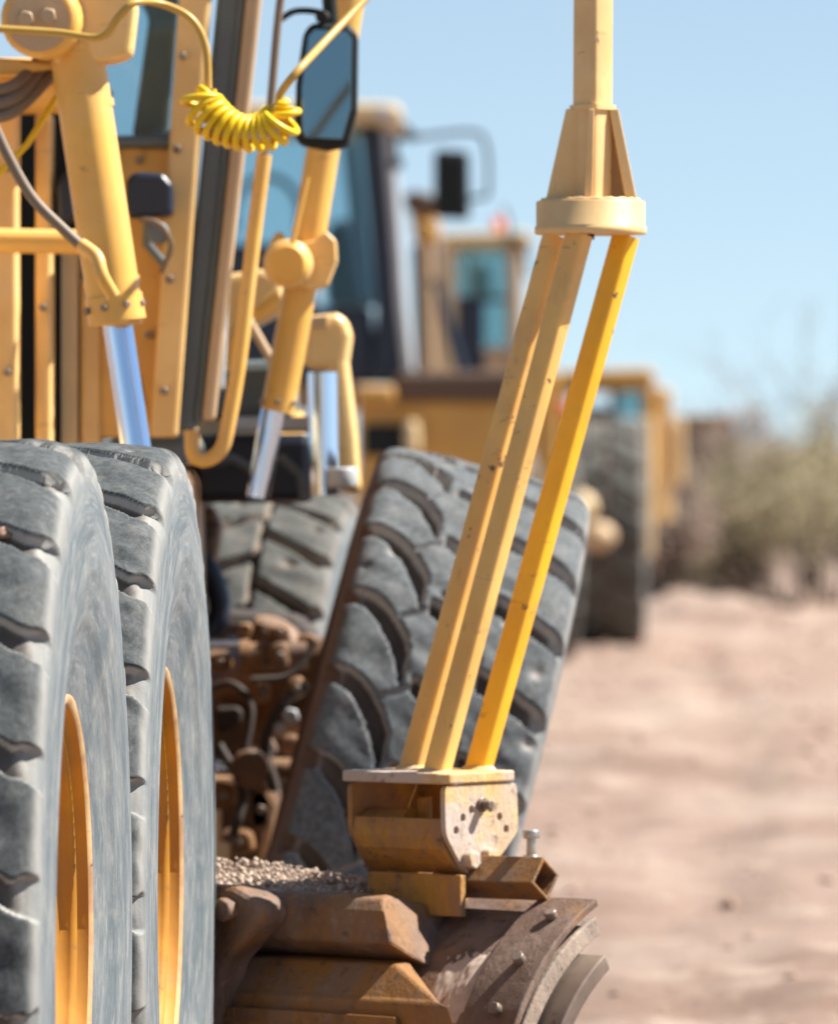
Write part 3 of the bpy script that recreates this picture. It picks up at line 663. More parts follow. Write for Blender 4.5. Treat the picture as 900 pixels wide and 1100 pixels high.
# ---- coiled cable
D = 12.7
b = MB()
b.tube(curve([P(-20, 30, D), P(60, 35, D), P(108, 40, D-0.02), P(128, 18, D-.05), P(145, 3, D-.05), P(172, 4, D), P(205, 20, D), P(221, 50, D), P(224, 96, D)], 8), px(4.2, D), 10)
b.build('cable_lead', M['cable_shaded'], G)
path = curve([P(226, 98, D), P(217, 110, D), P(223, 122, D), P(243, 137, D), P(268, 144, D), P(292, 138, D), P(304, 124, D), P(300, 110, D)], 60)
L_tot = [0]
for i in range(1, len(path)): L_tot.append(L_tot[-1]+(path[i]-path[i-1]).length)
pts = []; turns = 15.0
for i in range(len(path)):
    t = L_tot[i]/L_tot[-1]; tg = (path[min(i+1, len(path)-1)]-path[max(i-1, 0)]).normalized()
    e1 = Vector((0, 1, 0)); e2 = tg.cross(e1).normalized(); e1 = (e1*0.92+tg*0.38)
    a = 2*math.pi*turns*t-1.2; r = px(19, D)*min(1, 0.25+6*t, 0.25+6*(1-t))*(1.0+0.12*math.sin(t*9))
    pts.append(path[i]+(e1*math.sin(a)+e2*math.cos(a))*r)
b = MB(); b.tube(pts, px(4.0, D), 10); b.build('coiled_cable', M['cable'], G)
b = MB(); b.tube(curve([P(300, 112, D), P(303, 98, D), P(322, 74, D), P(350, 44, D+.1), P(395, -4, D+.2), P(470, -90, D+.3)], 8), px(4.4, D), 10); b.build('cable_lead', M['cable_shaded'], G)

# ---- lift cylinder, near
lc = empty('lift_cylinder', G); D = 12.9
b = MB(); b.tube([P(82, 50, D), P(125, 338, D-.02), P(126.2, 344, D-.02), P(126.5, 349, D-.02)], [px(29, D)]*2+[px(29, D), px(26, D)], 36); b.build('cylinder_barrel', M['yellow'], lc)
b = MB(); b.tube([P(122, 318, D-.02), P(126.5, 346, D-.02)], px(31, D), 36); b.build('gland_collar', M['yellow'], lc)
b = MB(); b.tube([P(126, 345, D), P(150, 505, D-.02)], px(16, D), 32); b.build('piston_rod', M['chrome'], lc)
b = MB(); b.tube([P(117, 345, D+.05), P(140, 490, D+.05)], px(5, D), 14); b.build('guide_pipe', M['tan'], lc)
b = MB(); b.disc(P(42, 20, D-0.10), (0.12, 1, 0), px(42, D), 0.20); b.build('trunnion_boss', M['yellow'], lc)
b = MB(); b.tube([P(42, 22, D-0.112), P(42, 22, D-0.10)], px(33, D), 40); b.build('trunnion_cap', M['tan'], lc, 0.002)
for x, y in ((28, 20), (52, 17)):
    b = MB(); b.disc(P(x, y, D-0.125), (0, 1, 0), px(9, D), 0.02, 6); b.build('cap_bolt', M['tan'], lc)
b = MB(); b.slab([(60, -40), (140, -60), (147, 10), (141, 60), (120, 66), (60, 70), (40, 40)], D-0.04, 0.12); b.build('trunnion_block', M['cab'], lc, 0.012, 3)
b = MB(); b.slab([(-40, 60), (60, 66), (70, 72), (20, 80), (-40, 82)], D+0.02, 0.10); b.build('trunnion_arm', M['yellow'], lc, 0.008)
# ---- lift cylinder, farther
lf = empty('lift_cylinder', G); D = 14.2
b = MB(); b.tube([P(379, -30, D), P(352, 130, D), P(335, 235, D), P(316, 345, D), P(298, 442, D)], px(18, D), 30); b.build('cylinder_barrel', M['yellow'], lf)
b = MB(); b.tube([P(294, 436, D), P(277, 535, D)], px(12.5, D), 24); b.build('piston_rod', M['chrome'], lf)
b = MB(); b.disc(P(308, 283, D-0.14), (0.1, 1, 0), px(21, D), 0.18); b.build('trunnion_cap', M['yellow'], lf)
b = MB(); b.disc(P(308, 283, D-0.10), (0.1, 1, 0), px(26, D), 0.2)
b.slab([(318, 262), (338, 258), (350, 248), (361, 258), (362, 280), (352, 306), (335, 312), (315, 306)], D-0.06, 0.12); b.build('trunnion_block', M['cab'], lf, 0.012, 3)
b = MB(); b.slab([(288, 262), (300, 246), (312, 262), (300, 290), (290, 290)], D-0.02, 0.1); b.build('trunnion_ear', M['yellow'], lf, 0.01)
def ringbolts(parent, a, b_, D_, rad, n_, name, r_=4):
    c0, c1 = P(*a, D_), P(*b_, D_); ax_ = (c1-c0).normalized(); e1 = ax_.orthogonal().normalized(); e2 = ax_.cross(e1)
    for k in range(n_):
        an = 2*math.pi*k/n_+0.3; q_ = c1+(e1*math.cos(an)+e2*math.sin(an))*px(rad, D_)
        b = MB(); b.disc(q_, (e1*math.cos(an)+e2*math.sin(an)), px(r_, D_), px(r_*1.1, D_), 6); b.build(name, M['steel'], parent)
ringbolts(lc, (118, 300), (123, 330), 12.88, 30, 8, 'gland_bolt')
ringbolts(lf, (300, 410), (299, 432), 14.2, 18, 6, 'gland_bolt', 3)
for (y_, x_) in ((110, 92), (300, 120)):
    b = MB(); b.tube([P(x_, y_, 12.9), P(x_+1.3, y_+8, 12.9)], px(30.2, 12.9), 36); b.build('barrel_band', M['yellow'], lc)
b = MB(); b.tube(curve([P(330, 190, 14.05), P(322, 225, 14.05), P(314, 262, 14.05)], 6), px(3, 14), 8); b.build('oil_pipe', M['yellow'], lf)
for x_, y_, d_ in ((196, 60, 13.98), (190, 160, 13.98), (182, 300, 13.98), (176, 420, 13.98), (125, 170, 14.06), (150, 172, 14.06), (130, 330, 14.06), (160, 360, 14.06), (8, 180, 13.78), (8, 400, 13.78), (46, 330, 13.88)):
    b = MB(); b.disc(P(x_, y_, d_-0.012), (0, 1, 0), px(4.5, d_), 0.03, 6); b.build('panel_bolt', M['steel'], G)
# side shift rod and gooseneck frame
D = 14.6
b = MB(); b.tube([P(346, 400, D), P(348, 532, D)], px(16, D), 28); b.build('side_shift_rod', M['chrome'], G)
b = MB(); b.tube([P(346, 405, D), P(346, 408, D), P(348, 520, D)], px(17.5, D)*1.0, 28, cap=False); 
b = MB(); b.slab([(322, 340), (362, 336), (374, 342), (378, 360), (374, 388), (384, 470), (388, 530), (368, 530), (362, 470), (354, 396), (325, 396)], D+0.15, 0.30); b.build('gooseneck_frame', M['cab'], G, 0.02, 3)
b = MB(); b.slab([(325, 341), (352, 339), (352, 352), (325, 353)], D+0.14, 0.012); b.build('frame_plate', M['tan'], G, 0.002)
b = MB(); b.slab([(234, 296), (285, 288), (302, 300), (308, 330), (270, 352), (246, 392), (232, 400)], D+0.2, 0.3); b.build('frame_bracket', M['cab'], G, 0.02, 3)
b = MB(); b.tube([P(236, 395, D+.1), P(262, 350, D+.1), P(300, 318, D+.1)], px(9, D), 16); b.build('frame_pipe', M['yellow'], G)
b = MB(); b.tube([P(262, 335, D+.08), P(292, 388, D+.08)], px(5, D), 12); b.build('tie_rod', M['tan'], G)
b = MB(); b.slab([(225, 388), (300, 386), (318, 396), (318, 446), (225, 448)], D+0.5, 0.4); b.build('fuel_box', M['grey'], G, 0.02)
b = MB(); b.tube([P(246, 456, D+.3), P(340, 456, D+.3)], px(9, D), 18); b.build('cross_pipe', M['lgrey'], G)
b = MB(); b.slab([(205, 468), (335, 466), (338, 540), (205, 540)], D+0.5, 0.5); b.build('hydraulic_housing', M['navy'], G, 0.02)
b = MB(); b.tube([P(215, 500, D+.35), P(250, 492, D+.35), P(272, 505, D+.35)], px(6, D), 12); b.tube([P(300, 490, D+.35), P(322, 510, D+.35), P(326, 540, D+.35)], px(5, D), 12)
b.build('hydraulic_hose', M['grey'], G)
b = MB(); b.disc(P(368, 524, D-0.1), (0, 0, 1), px(16, D), 0.04, 24); b.build('rod_end_cap', M['lgrey'], G)
# ---- cab
cb = empty('cab', G); D = 14.0
def cpost(name, mat, top, bot, w0, w1, dep, dd=0.0):
    b = MB(); (x0, y0), (x1, y1) = top, bot
    b.slab([(x0-w0/2, y0), (x0+w0/2, y0), (x1+w1/2, y1), (x1-w1/2, y1)], D+dd, dep); return b.build(name, mat, cb, 0.008)
cpost('cab_post', M['cab'], (212, -40), (176, 470), 34, 30, 0.10)
cpost('door_edge', M['grey'], (250, -40), (199, 462), 26, 22, 0.12, 0.05)
cpost('door_frame', M['tan'], (277, -40), (224, 452), 17, 14, 0.05, 0.02)
cpost('door_seal', M['grey'], (264, -40), (213, 455), 9, 9, 0.1, 0.04)
cpost('door_glass_edge', M['lgrey'], (246, 160), (236, 420), 14, 10, 0.03, 0.3)
b = MB(); b.slab([(60, -60), (200, -60), (190, 140), (180, 152), (90, 152)], D+0.10, 0.012); b.build('side_window', M['glass'], cb)
b = MB()                                       # window gasket
for a_, c_ in (((203, -60), (192, 138)), ((192, 138), (182, 152)), ((182, 152), (80, 153))):
    b.tube([P(*a_, D+0.07), P(*c_, D+0.07)], px(7, D), 10)
b.build('window_gasket', M['grey'], cb)
b = MB(); b.slab([(80, 158), (188, 158), (182, 300), (170, 470), (100, 470), (90, 158)], D+0.08, 0.08); b.build('side_panel', M['yellow'], cb, 0.008)
b = MB(); b.slab([(118, -60), (196, -60), (180, 148), (142, 148), (160, 20)], D+0.9, 0.05); b.build('rear_pillar', M['brown'], cb, 0.01)
b = MB(); b.slab([(60, -110), (290, -110), (290, -70), (60, -60)], D-0.05, 1.5); b.build('cab_roof', M['cab'], cb, 0.03)
b = MB(); b.slab([(60, 474), (205, 466), (205, 500), (60, 500)], D+0.2, 1.1); b.build('cab_floor', M['grey'], cb, 0.02)
# panels, left of the near lift cylinder
for x0, x1, y0, y1, m, dd in ((-40, 19, 110, 480, 'cab', -0.2), (38, 56, 120, 480, 'cab', -0.1), (66, 84, 262, 480, 'farcream', 0.05), (86, 108, 300, 480, 'cab', 0.06)):
    b = MB(); b.slab([(x0, y0), (x1, y0), (x1, y1), (x0, y1)], D+dd, 0.12); b.build('hood_rib', M[m], cb, 0.01, 3)
b = MB(); b.slab([(-60, 96), (120, 96), (120, 480), (-60, 480)], D+0.22, 0.05); b.build('radiator_screen', M['black'], cb, 0.004)
b = MB(); b.tube([P(-30, 258, D-0.35), P(86, 260, D-0.35)], px(13, D), 20); b.build('grab_pipe', M['yellow'], G)
b = MB(); b.slab([(92, 452), (205, 444), (212, 475), (206, 500), (95, 500)], D+0.3, 0.25); b.build('fender', M['farcream'], cb, 0.012)
# work light
b = MB(); b.slab([(136, 192), (146, 184), (176, 186), (186, 198), (186, 232), (136, 234)], D-0.1, 0.09); b.build('work_light', M['navy'], cb, 0.012, 3)
b = MB(); b.tube([P(160, 230, D-.06), P(158, 262, D-.04), P(178, 285, D-.02)], px(5, D), 10); b.disc(P(170, 250, D-.12), (0, 1, 0), px(12, D), 0.04); b.build('light_bracket', M['grey'], cb)
b = MB(); b.tube(curve([P(152, 236, D-.1), P(170, 240, D-.14), P(184, 262, D-.12), P(174, 292, D-.08)], 6), px(3, D), 8); b.build('light_wire', M['hose'], cb)
b = MB(); b.slab([(60, 195), (78, 180), (84, 235), (62, 240)], D-0.1, 0.1); b.build('side_lamp', M['navy'], cb, 0.01)
# hoses
D = 12.6
b = MB(); b.tube(curve([P(-12, 120, D), P(8, 165, D), P(35, 212, D), P(70, 248, D), P(92, 268, D)], 8), px(6, D), 14); b.build('hydraulic_hose', M['hose'], G)
b = MB(); b.tube(curve([P(88, 263, D), P(104, 276, D-.02), P(110, 296, D-.03), P(122, 318, D-.02)], 6), px(7.5, D), 14); b.disc(P(92, 266, D), (0.7, 0, -0.7), px(9, D), px(10, D), 6); b.build('hose_fitting', M['yellow'], G)
for k, (r, a_) in enumerate(((7, (0, 0)), (8, (4, 14)), (7, (12, 28)))):
    b = MB(); b.tube(curve([P(-15, 100+a_[1], D+.3), P(15, 92+a_[1], D+.3), P(38+a_[0], 70+a_[1]*.6, D+.35), P(60+a_[0], 40+a_[1]*.5, D+.4)], 8), px(r, D), 14); b.build('hydraulic_hose', M['hose'], G)
b = MB(); b.tube([P(-10, 196, D+.4), P(30, 155, D+.4), P(70, 90, D+.4)], px(3.6, D), 10); b.build('yellow_wire', M['cable'], G)
# mirror on its arm
mi = empty('wing_mirror', G); D = 13.85
b = MB(); b.slab([(326, 34), (336, 24), (376, 26), (385, 36), (384, 120), (374, 158), (352, 162), (322, 156), (316, 146), (318, 90)], D, 0.05); b.build('mirror_housing', M['black'], mi, 0.012, 3)
mn = MB(); mn.slab([(331, 38), (338, 31), (372, 33), (378, 40), (377, 118), (368, 150), (328, 148), (324, 140), (324, 92)], D-0.006, 0.008)
mo = mn.build('mirror_pane', M['mirror'], mi, 0.002)
b = MB(); b.tube(curve([P(300, 22, D+.03), P(318, 12, D+.03), P(345, 14, D+.03), P(360, 24, D+.03)], 6), px(3.5, D), 10)
b.tube([P(352, -20, D+.03), P(356, 28, D+.03)], px(8, D), 12); b.disc(P(345, 18, D), (0.3, 1, 0), px(7, D), 0.05); b.build('mirror_arm', M['black'], mi)
b = MB(); b.tube(curve([P(304, -20, D-.2), P(298, 30, D-.2), P(291, 110, D-.2), P(284, 168, D-.2)], 5), px(4.5, D), 12); b.build('steering_rod', M['hose'], G)
b = MB(); b.tube(curve([P(284, 166, D-.2), P(272, 260, D-.2), P(258, 380, D-.2), P(246, 452, D-.2), P(238, 482, D-.2), P(222, 494, D-.2), P(208, 488, D-.2), P(206, 462, D-.2)], 8), px(8, D), 16); b.build('grab_rail', M['yellow'], G)
# ---- front axle and drawbar clutter between the wheels
ax = empty('front_axle', G); D = 15.6
b = MB(); b.tube([P(150, 760, D+.2), P(390, 730, D-.2)], 0.10, 24); b.build('axle_beam', M['under'], ax)
b = MB(); b.slab([(180, 650), (330, 662), (345, 720), (330, 930), (180, 960)], D+0.25, 0.4); b.build('axle_casting', M['grime'], ax, 0.03)
b = MB(); b.slab([(268, 660), (310, 668), (332, 700), (330, 745), (300, 770), (262, 740)], D-0.15, 0.25); b.build('knuckle', M['under'], ax, 0.03, 3)
b = MB(); b.slab([(215, 745), (258, 760), (292, 800), (298, 812), (215, 812)], D-0.1, 0.25); b.build('gusset_plate', M['under'], ax, 0.012)
b = MB(); b.slab([(200, 835), (285, 832), (300, 860), (285, 940), (200, 950)], D-0.3, 0.35); b.build('drawbar', M['under'], ax, 0.02)
b = MB(); b.tube([P(180, 691, D-.3), P(262, 691, D-.3)], px(7, D), 16); b.build('steering_rod', M['chrome'], ax)
b = MB(); b.tube([P(262, 706, D-.3), P(330, 704, D-.3)], px(15, D), 18); b.tube([P(258, 706, D-.3), P(268, 706, D-.3)], px(19, D), 18); b.build('steering_cylinder', M['under'], ax)
b = MB(); b.tube([P(180, 824, D-.35), P(256, 824, D-.35)], px(8, D), 16); b.build('lean_rod', M['chrome'], ax)
b = MB(); b.tube([P(252, 826, D-.35), P(320, 828, D-.35)], px(13, D), 18); b.disc(P(268, 826, D-.5), (0, 1, 0), px(20, D), 0.2); b.build('lean_cylinder', M['under'], ax)
b = MB(); b.tube(curve([P(205, 590, D-.2), P(228, 620, D-.2), P(236, 660, D-.2), P(215, 690, D-.2)], 6), px(12, D), 14); b.build('axle_hose', M['navy'], ax)
b = MB(); b.tube(curve([P(330, 735, D-.4), P(300, 760, D-.4), P(285, 800, D-.4), P(296, 850, D-.4)], 6), px(6, D), 10); b.build('axle_hose', M['grime'], ax)
b = MB(); b.slab([(200, 545), (228, 542), (238, 566), (232, 610), (205, 612)], D-0.2, 0.2); b.build('hub_cap', M['under'], ax, 0.02)
b = MB(); b.disc(P(312, 770, D-.45), (0, 1, 0), px(9, D), 0.05, 6); b.disc(P(300, 782, D-.45), (0, 1, 0), px(6, D), 0.05, 6); b.build('grease_bolt', M['lgrey'], ax)
random.seed(12)
for (x, y, w_, h_, dd, nm, mt) in ((236, 712, 26, 20, -.3, 'bracket', 'rail'), (300, 705, 22, 30, -.35, 'pin_block', 'under'), (318, 740, 18, 26, -.4, 'pin_block', 'rail'), (246, 770, 30, 24, -.2, 'valve_block', 'grime'),
      (282, 745, 18, 20, -.3, 'clamp', 'under'), (240, 855, 30, 30, -.35, 'valve_block', 'rail'), (280, 870, 24, 40, -.3, 'bracket', 'under'), (312, 800, 20, 24, -.3, 'clamp', 'rail'), (255, 905, 36, 26, -.4, 'bracket', 'rail'),
      (300, 680, 22, 16, -.32, 'clamp', 'rail'), (262, 678, 16, 16, -.3, 'clamp', 'under'), (328, 690, 20, 18, -.3, 'pin_block', 'rail')):
    k = [(x+w_/2*ca*random.uniform(.8, 1.15), y+h_/2*sa*random.uniform(.8, 1.15)) for ca, sa in ((-1, -.8), (-.5, -1), (.6, -1), (1, -.5), (1, .7), (.4, 1), (-.7, 1), (-1, .5))]
    b = MB(); b.slab(k, D+dd, 0.10); b.build(nm, M[mt], ax, 0.010, 2)
    if random.random() < 0.7: b = MB(); b.disc(P(x, y, D+dd-0.02), (0, 1, 0), px(5, D), 0.03, 6); b.build('axle_bolt', M['steel'], ax)
for pts_, r_ in ((((225, 740), (250, 735), (270, 760), (262, 815)), 4), (((235, 800), (260, 850), (250, 900)), 5), (((340, 690), (312, 724), (270, 730)), 3)):
    b = MB(); b.tube(curve([P(x, y, D-.42-0.02*k_) for k_, (x, y) in enumerate(pts_)], 8), px(r_, D), 10); b.build('axle_hose', M['grime'], ax)
b = MB(); b.slab([(226, 872), (238, 872), (238, 905), (248, 908), (248, 930), (226, 932)], 14.4, 0.08); b.build('stop_block', M['farcream'], ax, 0.006)
b = MB(); b.slab([(-230, 498), (200, 498), (205, 700), (150, 900), (-230, 900)], 14.25, 1.3); b.build('transmission_case', M['under'], G, 0.04)
b = MB(); b.slab([(-300, 490), (-60, 490), (-60, 620), (-300, 620)], 12.2, 2.6); b.build('engine_hood', M['cab'], G, 0.04)
b = MB(); b.slab([(-120, 60), (70, 62), (66, 96), (-120, 100)], 13.0, 0.9); b.build('saddle_arm', M['yellow'], G, 0.02)
b = MB(); b.tube([P(40, 650, 15.0), P(160, 720, 15.5)], 0.09, 24); b.build('neck_beam', M['under'], G)
# main frame beam over the blade, from cab to axle (mostly hidden)
b = MB(); b.prism([P(150, 440, 14.9), P(330, 440, 15.6), P(330, 520, 15.6), P(150, 520, 14.9)], (-.1, 0.3, 0)); b.build('main_frame', M['yellow'], G, 0.02)

# ================================================================== machines behind
def wheel_far(parent, c, R, W, N, yaw, mat=None):
    p = empty('wheel', parent); p.location = c; p.rotation_euler = (0, 0, yaw)
    make_tyre('tyre', mat or M['rubber3'], p, R, W, N, pat_traction, 360, 0.05, rim=R*0.48, wob=2)
    b = MB(); e = W*0.36
    lathe(b, [(e, R*0.49), (e-0.02, R*0.44), (e-0.15*W/0.4, R*0.40), (e-0.18, R*0.2), (e-0.05, R*0.17), (e-0.05, 0)], 40); b.build('rim', M['machine'], p)
    return p
LD = empty('wheel_loader'); D = 38.0
tag(LD, 'yellow loader with tall dark blue cab and cream roof behind the near grader', 'loader')
def part(name, mat, pts, dd, dep, parent=LD, bev=0.03):
    b = MB(); b.slab(pts, D+dd, dep); return b.build(name, mat, parent, bev)
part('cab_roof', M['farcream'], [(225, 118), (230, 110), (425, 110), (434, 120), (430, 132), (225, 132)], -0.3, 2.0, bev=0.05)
part('cab_pillar', M['navy'], [(386, 132), (410, 132), (446, 400), (446, 412), (398, 412), (404, 330)], 0, 0.22)
part('cab_pillar', M['navy'], [(334, 132), (346, 132), (346, 300), (330, 300)], 0, 0.15)
part('cab_pillar', M['navy'], [(222, 132), (232, 132), (232, 400), (222, 400)], 0, 0.15)
part('lower_cab_panel', M['navy'], [(222, 262), (330, 262), (340, 330), (400, 330), (405, 412), (222, 412)], 0.05, 0.6)
part('cab_window', M['glass'], [(346, 132), (388, 132), (404, 330), (346, 330)], 0.10, 0.03, bev=0)
part('cab_window', M['glass'], [(232, 132), (334, 132), (332, 262), (232, 262)], 0.10, 0.03, bev=0)
part('back_window_frame', M['navy'], [(222, 132), (440, 132), (440, 150), (240, 150), (240, 400), (222, 400)], 1.6, 0.1)
part('back_pillar', M['navy'], [(368, 150), (384, 150), (404, 330), (384, 330)], 1.6, 0.1)
part('seat', M['navy'], [(350, 250), (362, 232), (382, 238), (396, 330), (350, 330)], 0.8, 0.5, bev=0.08)
b = MB(); b.tube([P(287+36*math.cos(a), 232-42*math.sin(a), D+0.4) for a in [math.pi*k/16 for k in range(-2, 19)]], px(4, D), 8); b.build('steering_wheel', M['navy'], LD)
b = MB(); b.tube([P(418, 140, D-.1), P(432, 330, D-.1), P(440, 398, D-.1)], px(6.5, D), 10); b.build('grab_rail', M['lgrey'], LD)
b = MB(); b.slab([(466, 160), (504, 162), (505, 236), (466, 234)], D-.3, 0.12); b.build('mirror_housing', M['black'], LD, 0.03)
b = MB(); b.tube(curve([P(418, 142, D-.2), P(440, 148, D-.2), P(505, 142, D-.2), P(522, 156, D-.2), P(524, 205, D-.2), P(518, 212, D-.2), P(500, 214, D-.2)], 6), px(2.6, D), 8)
b.tube([P(425, 168, D-.2), P(424, 146, D-.2)], px(3, D), 8); b.ball(P(441, 146, D-.2), px(7, D), 2); b.ball(P(426, 176, D-.2), px(7.5, D), 2); b.build('mirror_arm', M['black'], LD)
b = MB(); b.disc(P(412, 121, D-.45), (0, 1, 0), px(8, D), 0.1, 16); b.build('roof_lamp', M['lgrey'], LD)
part('hood_top', M['brown'], [(424, 400), (556, 398), (556, 432), (424, 430)], -0.2, 1.6)
part('engine_hood', M['machine'], [(384, 430), (566, 430), (566, 560), (384, 560)], -0.15, 1.8)
part('step_bracket', M['machine'], [(384, 414), (424, 414), (424, 434), (384, 434)], -0.3, 0.4)
part('hood_recess', M['black'], [(390, 456), (438, 456), (438, 490), (390, 490)], -0.19, 0.03)
part('hood_latch', M['farcream'], [(434, 452), (450, 450), (452, 488), (434, 492)], -0.35, 0.15, bev=0.04)
part('front_frame', M['brown'], [(384, 560), (566, 560), (560, 640), (390, 640)], 0.2, 1.4)
part('side_fender', M['tan'], [(225, 405), (384, 405), (384, 440), (225, 440)], 0.5, 1.5)
for x in (300, 520): wheel_far(LD, Vector((P(x, 0, D).x, D+1.2, 0.75)), 0.75, 0.5, 20, R_(8))
# yellow machine with beacon, farther
SD = empty('wheel_loader'); D = 50.0
tag(SD, 'tan loader with green windows and orange beacon between dark cab and mast', 'loader')
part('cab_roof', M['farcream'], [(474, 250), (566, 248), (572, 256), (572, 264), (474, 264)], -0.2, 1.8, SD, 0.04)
part('cab_pillar', M['farcream'], [(473, 264), (490, 264), (490, 400), (470, 400)], 0, 0.2, SD)
part('cab_pillar', M['tan'], [(545, 264), (560, 264), (562, 400), (545, 400)], 0, 0.2, SD)
part('cab_window', M['glass_far'], [(490, 264), (545, 264), (545, 318), (490, 318)], 0.05, 0.03, SD, 0)
part('door_window', M['glass_far'], [(520, 322), (545, 322), (545, 372), (520, 372)], 0.05, 0.03, SD, 0)
part('door_panel', M['navy'], [(490, 318), (545, 318), (545, 324), (520, 324), (520, 400), (490, 400)], 0.03, 0.1, SD)
part('door_panel', M['tan'], [(520, 372), (545, 372), (545, 402), (520, 402)], 0.03, 0.1, SD)
part('back_pillar', M['tan'], [(500, 264), (508, 264), (512, 400), (500, 400)], 1.5, 0.1, SD)
part('engine_hood', M['machine'], [(470, 400), (600, 400), (600, 600), (470, 600)], 0.2, 2.2, SD)
b = MB(); b.disc(P(535, 248, D), (0, 0, 1), px(6, D), px(14, D), 16, 0.3); b.build('beacon', M['orange'], SD)
part('seat', M['navy'], [(508, 285), (524, 280), (530, 318), (506, 318)], 0.7, 0.4, SD, 0.06)
b = MB(); b.tube(curve([P(540, 262, D-.2), P(560, 262, D-.2), P(566, 300, D-.2)], 6), px(2.5, D), 8); b.tube(curve([P(540, 222, D-.2), P(546, 240, D-.2), P(548, 262, D-.2)], 4), px(1.8, D), 8); b.build('mirror_arm', M['black'], SD)
for x in (490, 580): wheel_far(SD, Vector((P(x, 0, D).x, D+1.4, 0.75)), 0.75, 0.5, 20, R_(5))
# boom and stack column of an excavator-like machine
EX = empty('exhaust_mast_grader'); EX.name = 'forklift_machine'; D = 44.0
tag(EX, 'brown and yellow upright lift boom of a parked machine, right beside the dark cab', 'machine')
part('boom_head', M['brown'], [(432, 208), (448, 204), (472, 212), (470, 232), (436, 226)], -0.1, 0.4, EX)
part('boom_upper', M['machine'], [(440, 226), (470, 230), (474, 262), (446, 262)], 0, 0.35, EX)
part('boom_lower', M['brown'], [(442, 262), (472, 262), (472, 402), (446, 402)], 0.02, 0.35, EX)
part('boom_side', M['tan'], [(452, 252), (464, 252), (468, 402), (456, 402)], -0.1, 0.1, EX)
b = MB(); b.tube([P(468, 300, D-.2), P(496, 402, D-.2)], px(6, D), 10); b.build('boom_strut', M['navy'], EX)
b = MB(); b.disc(P(456, 250, D-.2), (0, 1, 0), px(12, D), 0.15, 20); b.build('pivot_pin', M['machine'], EX)
part('carriage', M['machine'], [(420, 402), (500, 402), (500, 600), (420, 600)], 0.3, 1.0, EX)
for x in (430, 500): wheel_far(EX, Vector((P(x, 0, D).x, D+.9, 0.6)), 0.6, 0.4, 20, 0)
# large machine with big wheel
FM = empty('scraper_machine'); D = 57.0
tag(FM, 'large tan machine with open canopy and tall ribbed grey tyre, right of the mast', 'machine')
part('canopy_roof', M['machine'], [(596, 398), (700, 395), (706, 404), (700, 418), (596, 420)], -0.3, 2.4, FM, 0.04)
part('canopy_post', M['machine'], [(690, 416), (704, 416), (704, 520), (690, 520)], 0, 0.2, FM)
part('canopy_post', M['machine'], [(598, 418), (610, 418), (610, 520), (598, 520)], 0, 0.2, FM)
part('canopy_window', M['glass_far'], [(664, 420), (690, 420), (690, 448), (664, 448)], 0.1, 0.04, FM, 0)
part('window_pillar', M['grey'], [(655, 418), (664, 418), (664, 470), (655, 470)], 0, 0.15, FM)
part('control_panel', M['grey'], [(610, 440), (664, 438), (664, 500), (610, 500)], 1.2, 0.4, FM)
part('seat_back', M['brown'], [(632, 436), (650, 436), (654, 478), (630, 478)], 0.5, 0.3, FM)
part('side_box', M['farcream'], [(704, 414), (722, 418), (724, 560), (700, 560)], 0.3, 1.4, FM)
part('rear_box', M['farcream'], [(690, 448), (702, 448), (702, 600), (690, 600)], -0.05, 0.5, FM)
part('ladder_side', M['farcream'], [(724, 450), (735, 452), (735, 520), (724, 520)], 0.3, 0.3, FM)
b = MB(); b.disc(P(598, 440, D-2.2), (0, 1, 0), px(12, D), 0.1, 20); b.build('tail_light', M['red'], FM)
part('light_post', M['tan'], [(562, 432), (586, 430), (584, 600), (560, 600)], -2, 0.4, FM, 0.04)
b = MB(); b.ball(P(623, 545, D-2.4), px(17, D), 3, (1, 1, 1.0)); b.build('hub_nose', M['farcream'], FM)
b = MB(); b.ball(P(642, 576, D-2.0), px(17, D), 3, (1.1, 1, 0.9)); b.build('axle_end', M['tan'], FM)
b = MB(); b.ball(P(690, 560, D+.2), px(12, D), 2, (1, 1, 1.6)); b.build('axle_end', M['tan'], FM)
part('machine_frame', M['brown'], [(560, 500), (640, 500), (650, 668), (560, 676)], 1.1, 2.0, FM)
wheel_far(FM, Vector((P(652, 0, D-1).x, D-0.6, 0.86)), 0.86, 0.60, 17, R_(-1), M['rubber3'])
# brown truck body, farthest
TR = empty('dump_truck'); D = 78.0
tag(TR, 'distant boxy brown truck body beyond the scrub, farthest machine on the right', 'truck')
part('truck_body', M['fartan'], [(732, 452), (786, 450), (790, 540), (732, 540)], 0, 2.0, TR, 0.03)
part('body_rim', M['tan'], [(730, 446), (788, 444), (788, 454), (730, 456)], -0.1, 2.2, TR, 0.02)
part('body_rib', M['tan'], [(730, 456), (735, 456), (735, 545), (730, 545)], -0.1, 0.1, TR, 0.01)
part('body_rib', M['tan'], [(758, 456), (762, 456), (762, 540), (758, 540)], -0.08, 0.08, TR, 0.01)
part('chassis', M['brown'], [(732, 540), (785, 540), (785, 560), (732, 560)], 0.1, 1.8, TR, 0.01)
for x in (740, 776): wheel_far(TR, Vector((P(x, 0, D).x, D+.6, 0.48)), 0.48, 0.3, 20, 0)

